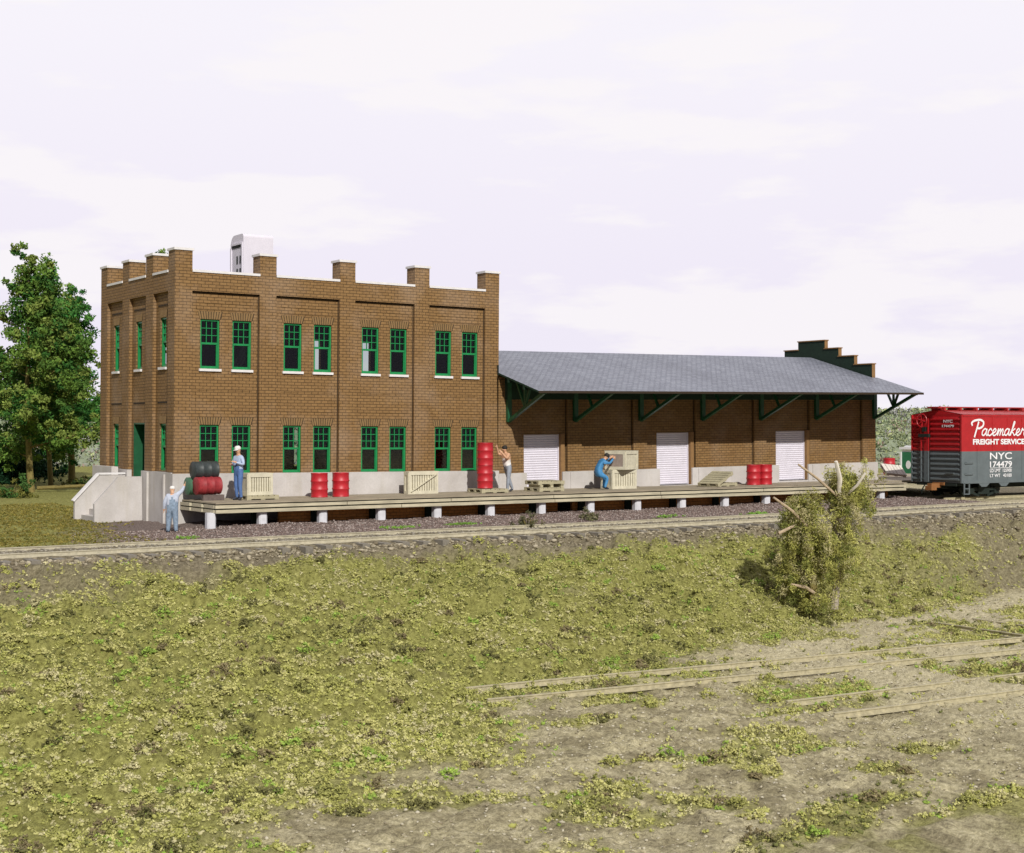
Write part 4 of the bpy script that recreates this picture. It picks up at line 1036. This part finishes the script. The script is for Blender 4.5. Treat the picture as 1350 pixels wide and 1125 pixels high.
# shaggy growth with dead wood on the bank
DB=41.2; mpp=DB/1983.; rt=Vector((.8363,-.5482,0)); fwv=Vector((.5482,.8363,0)); BO=rt*((1090-675)*mpp)+fwv*DB
BO.z=float(ground_z(BO.x,BO.y))-.05
sb=empty('shaggy_bush',BO,label='shaggy olive bush with broken dead trunks growing on the bank at right',cat='bush')
Pw=lambda px,py,dd=0: rt*((px-1090)*mpp)+fwv*dd+Vector((0,0,3.2-(py-564)*mpp-BO.z))
def stick(pts,r,mat): MB().tube([Pw(*p) for p in pts],r,7,jit=.12).build('dead_branch',mat,sb,smooth=True)
MB().tube([Pw(1100,806),Pw(1104,760,.05),Pw(1100,715),Pw(1108,680,-.1),Pw(1106,645)],[.12,.09,.08,.13,.08],8,jit=.15).build('trunk','bark_pale',sb,smooth=True)
MB().tube([Pw(1072,806,-.1),Pw(1070,760,-.1),Pw(1066,700,-.1),Pw(1070,670)],[.12,.10,.08,.04],8,jit=.15).build('trunk','bark_olive',sb,smooth=True)
stick([(1106,660,-.2),(1072,632,-.5),(1046,614,-.7)],[.035,.035,.026],'dead_wood')
stick([(1066,700,-.3),(1040,675,-.5),(1014,657,-.7)],[.035,.04,.032],'dead_wood')
stick([(1062,690,.0),(1040,696,-.4),(1021,704,-.6)],[.03,.035,.05],'dead_wood')
stick([(1082,790),(1058,775,-.4),(1038,770,-.6)],[.05,.05,.03],'dead_wood')
stick([(1104,655,-.2),(1102,632,-.5),(1096,610,-.6)],[.07,.065,.045],'dead_wood_pale')
stick([(1116,652,-.3),(1124,641,-.6),(1133,625,-.7)],[.035,.04,.03],'dead_wood_pale')
rs=np.random.default_rng(5); cc=[];ct=[];cr_=[]
for (px,py,sx_,sy_,n_,dp) in ((1040,775,12,14,20,.3),(1060,700,20,24,90,.35),(1078,732,30,24,120,.45),(1055,745,16,22,70,.3),(1092,760,18,20,50,.35),(1122,655,19,20,85,.3),(1105,632,11,8,30,.2),(1060,672,12,9,50,.2),(1085,800,20,6,26,.35),(1107,668,12,14,50,.3),(1040,755,9,20,40,.3),(1045,690,10,12,24,.2),(1110,710,14,26,50,.3),(1075,795,14,6,16,.35)):
    for _ in range(n_):
        x=px+rs.normal()*sx_*.75; y=py+rs.normal()*sy_*.75
        if y>806: continue
        cc.append(Pw(x,y,rs.normal()*dp)[:]); cr_.append(rs.uniform(.09,.24)); ct.append([(.36,.36,.09),(.46,.45,.13),(.28,.27,.07),(.48,.43,.22),(.18,.20,.05)][rs.integers(0,5)])
Cc,_,U,V_,ti=leaves(np.array(cc),110,np.array(cr_),.045,np.array(ct),1.25,.24); cloud('foliage',Cc,None,U,V_,ti,'foliage',sb)

# ------------------------------------------------------------------ ground cover
def inview(x,y,m=.05):
    r=x*.8363-y*.5482; d_=x*.5482+y*.8363; return (np.abs(r/d_)<.3404+m)&(d_>12)
k=90000; x=RNG.uniform(2,50,k); y=RNG.uniform(14.5,36.2,k); g=grassiness(x,y); ok=inview(x,y)&(RNG.random(k)<g*.95+.03); x=x[ok];y=y[ok];g=g[ok]
n1=fbm(x*.8,y*.8,61,3); n3=fbm(x*.35,y*.35,63,3); n4=fbm(x*1.4+5,y*1.4,66,3)
pal=np.array([(.52,.50,.20),(.43,.43,.13),(.33,.33,.10),(.30,.42,.08),(.17,.18,.06),(.56,.52,.29)])
w_=np.stack([np.full(len(x),1.2)+0*x,.9+1.2*(n1>.5),.9*(n1<.45)+.35,5*sstep(.66,.74,n4)+.01+4*np.exp(-(((y-22.3)/.8)**2))*(x>19)*(n1>.45),1.1*(n3<.42)+.06,.9*(n3>.5)],1)
w_/=w_.sum(1,keepdims=True); ci=(w_.cumsum(1)>RNG.random((len(x),1))).argmax(1)
rad=RNG.uniform(.025,.08,len(x))*(.7+.6*n1); C=np.stack([x,y,ground_z(x,y)+rad*.45],1)
o=cloud('bank_grass',*leaves(C,16,rad,.017,pal[ci]*(.72+.5*fbm(x*.22,y*.3,91,3))[:,None],.85,.85),'foliage'); tag(o,'olive and yellow green tufts of ground cover over the bank','ground cover',kind='stuff')
FOAM=(x,y,rad,pal[ci]*.9)
# low grass on the left plateau
k=20000; x=RNG.uniform(4,18,k); y=RNG.uniform(38.8,62,k); g=grassiness(x,y); ok=inview(x,y)&(RNG.random(k)<g); x=x[ok];y=y[ok]
pal2=np.array([(.23,.19,.04),(.18,.15,.035),(.28,.235,.07),(.13,.13,.025)]); ci=RNG.integers(0,4,len(x))
o=cloud('lawn_grass',*leaves(np.stack([x,y,ground_z(x,y)+.01],1),6,RNG.uniform(.05,.12,len(x)),.03,pal2[ci],.35,.6),'foliage'); tag(o,'short mustard olive grass left of the entrance stairs','grass',kind='stuff')
# bright weed patches
for i,(px,py,zz,n_,sp_) in enumerate([(249,709,.1,20,.22),(527,698,.12,26,.4),(610,694,.12,34,.35),(880,684,.12,20,.4),(998,681,.12,40,.35)]):
    d_=1983*(3.2-zz)/(py-564); t=(px-675)/1983.; X=d_*(t*.8363+.5482); Y=d_*(.8363-t*.5482)
    rs=np.random.default_rng(40+i); cx=X+rs.normal(size=n_)*sp_; cy=Y+rs.normal(size=n_)*.12
    o=cloud('green_weeds',*leaves(np.stack([cx,cy,ground_z(cx,cy)+.03],1),22,np.full(n_,.08),.028,np.tile((.20,.36,.06),(n_,1)),.7,.6),'foliage'); tag(o,['bright green weed sprig beside the track near the waving man','bright green weeds by the track below the braced crate','bright green weeds by the track below the drum stack','bright green weeds by the track below the second white door','bright green weeds by the track below the pair of touching drums'][i],'weeds','bright weeds along the track',kind='stuff')
# stones: gravel by the platform, rubble on the shoulder, pebbles below
def stones(name,x,y,size,pal,label,kind='stuff',sink=.2,each=None,cat='stones',zz=None):
    k=len(x); t=(1+5**.5)/2
    I=np.array([(-1,t,0),(1,t,0),(-1,-t,0),(1,-t,0),(0,-1,t),(0,1,t),(0,-1,-t),(0,1,-t),(t,0,-1),(t,0,1),(-t,0,-1),(-t,0,1)])/1.9
    F=np.array([(0,11,5),(0,5,1),(0,1,7),(0,7,10),(0,10,11),(1,5,9),(5,11,4),(11,10,2),(10,7,6),(7,1,8),(3,9,4),(3,4,2),(3,2,6),(3,6,8),(3,8,9),(4,9,5),(2,4,11),(6,2,10),(8,6,7),(9,8,1)])
    a=RNG.uniform(0,6.28,k); P=I[None]*RNG.uniform(.6,1.3,(k,12,1)); P=P*np.stack([RNG.uniform(.7,1.3,k),RNG.uniform(.7,1.3,k),RNG.uniform(.4,.8,k)],1)[:,None]
    ca,sa=np.cos(a)[:,None],np.sin(a)[:,None]; P=np.stack([P[...,0]*ca-P[...,1]*sa,P[...,0]*sa+P[...,1]*ca,P[...,2]],-1)*size[:,None,None]
    P+=np.stack([x,y,ground_z(x,y)+size*(.5-sink) if zz is None else zz],1)[:,None]
    FF=(F[None]+np.arange(k)[:,None,None]*12).reshape(-1,3); me=bpy.data.meshes.new(name)
    me.vertices.add(k*12); me.vertices.foreach_set('co',P.ravel()); me.loops.add(FF.size); me.loops.foreach_set('vertex_index',FF.ravel())
    me.polygons.add(len(FF)); me.polygons.foreach_set('loop_start',np.arange(0,FF.size,3)); me.polygons.foreach_set('loop_total',np.full(len(FF),3)); me.update()
    t_=np.array(pal)[RNG.integers(0,len(pal),k)] if each is None else each; ca_=me.color_attributes.new('tint','FLOAT_COLOR','POINT'); ca_.data.foreach_set('color',np.repeat(np.concatenate([t_,np.ones((k,1))],1),12,0).astype(np.float32).ravel())
    me.materials.append(MAT['rubble']); o=bpy.data.objects.new(name,me); COL.objects.link(o); tag(o,label,cat,kind='stuff'); return o
k=26000; x=RNG.uniform(11,49,k); y=RNG.uniform(39.2,44.4,k); ok=inview(x,y)&(RNG.random(k)<graveliness(x,y)); x=x[ok];y=y[ok]
stones('platform_gravel',x,y,RNG.uniform(.015,.036,len(x)),[(.24,.18,.155),(.18,.13,.115),(.30,.235,.21),(.14,.10,.085),(.40,.34,.31)],'purple brown gravel heaped along the front of the platform')
k=9000; x=RNG.uniform(4,52,k); y=36.3-np.abs(RNG.normal(size=k))*.75; ok=inview(x,y); x=x[ok];y=y[ok]
stones('shoulder_rubble',x,y,RNG.uniform(.02,.06,len(x))*np.where(RNG.random(len(x))<.12,1.6,1),[(.34,.30,.21),(.26,.22,.15),(.18,.15,.10),(.42,.37,.27)],'pale rubble and clods along the near edge of the upper track')
k=26000; x=RNG.uniform(5,50,k); y=RNG.uniform(15,34,k); s=slope_s(x,y); ok=inview(x,y)&(s>.9)&(RNG.random(k)<.8*(1-grassiness(x,y))); x=x[ok];y=y[ok]
stones('dirt_pebbles',x,y,RNG.uniform(.01,.035,len(x)),[(.46,.42,.31),(.38,.34,.24),(.52,.48,.37),(.28,.24,.16)],'pale pebbles strewn over the dirt around the lower tracks')
k=5000; x=RNG.uniform(4,52,k); y=RNG.uniform(36.7,38.3,k); ok=inview(x,y); x=x[ok];y=y[ok]
stones('track_ballast',x,y,RNG.uniform(.02,.045,len(x)),[(.27,.24,.19),(.20,.18,.145),(.34,.31,.25)],'fine grey ballast between the rails of the upper track')

x,y,rad,tt=FOAM
k=5200; mx=RNG.uniform(2,50,k); my=RNG.uniform(14.5,35.6,k); ok=inview(mx,my)&(RNG.random(k)<grassiness(mx,my)*(.25+1.1*fbm(mx*.5,my*.5,81,3))); mx=mx[ok];my=my[ok]
mr=RNG.uniform(.09,.26,len(mx))*(.75+.5*fbm(mx*.4,my*.4,83,2)); mz=ground_z(mx,my); q=34
mp_=np.array([(.49,.47,.18),(.40,.40,.12),(.32,.32,.10),(.30,.42,.08),(.15,.145,.055),(.52,.48,.26),(.23,.19,.10)])[RNG.choice(7,len(mx),p=[.24,.22,.16,.06,.12,.10,.10])]
dd=rand_dirs(len(mx)*q); dd[:,2]=np.abs(dd[:,2]); R_=np.repeat(mr,q)*RNG.uniform(.55,1.1,len(mx)*q)
fx=np.repeat(mx,q)+dd[:,0]*R_; fy=np.repeat(my,q)+dd[:,1]*R_; fz=np.repeat(mz,q)-.03+dd[:,2]*R_*.75
ft=np.repeat(mp_,q,0)*RNG.uniform(.75,1.25,(len(fx),1)); fs=RNG.uniform(.014,.036,len(fx))
C=np.stack([fx,fy,fz],1)
o=cloud('tufted_grass',*leaves(C,9,fs*1.5,.016,ft,1,.85),'foliage'); tag(o,'rounded olive and brown tufts standing up from the bank','ground cover',kind='stuff')
stones('tuft_moss',fx,fy,fs,None,'matted moss lumps inside the rounded tufts on the bank',each=ft*.9,cat='moss',zz=fz)
stones('ground_foam',x+RNG.normal(size=len(x))*.03,y+RNG.normal(size=len(x))*.03,rad*.62,None,'crumbly matted moss between the grass tufts on the bank',each=tt,cat='moss',sink=.1)
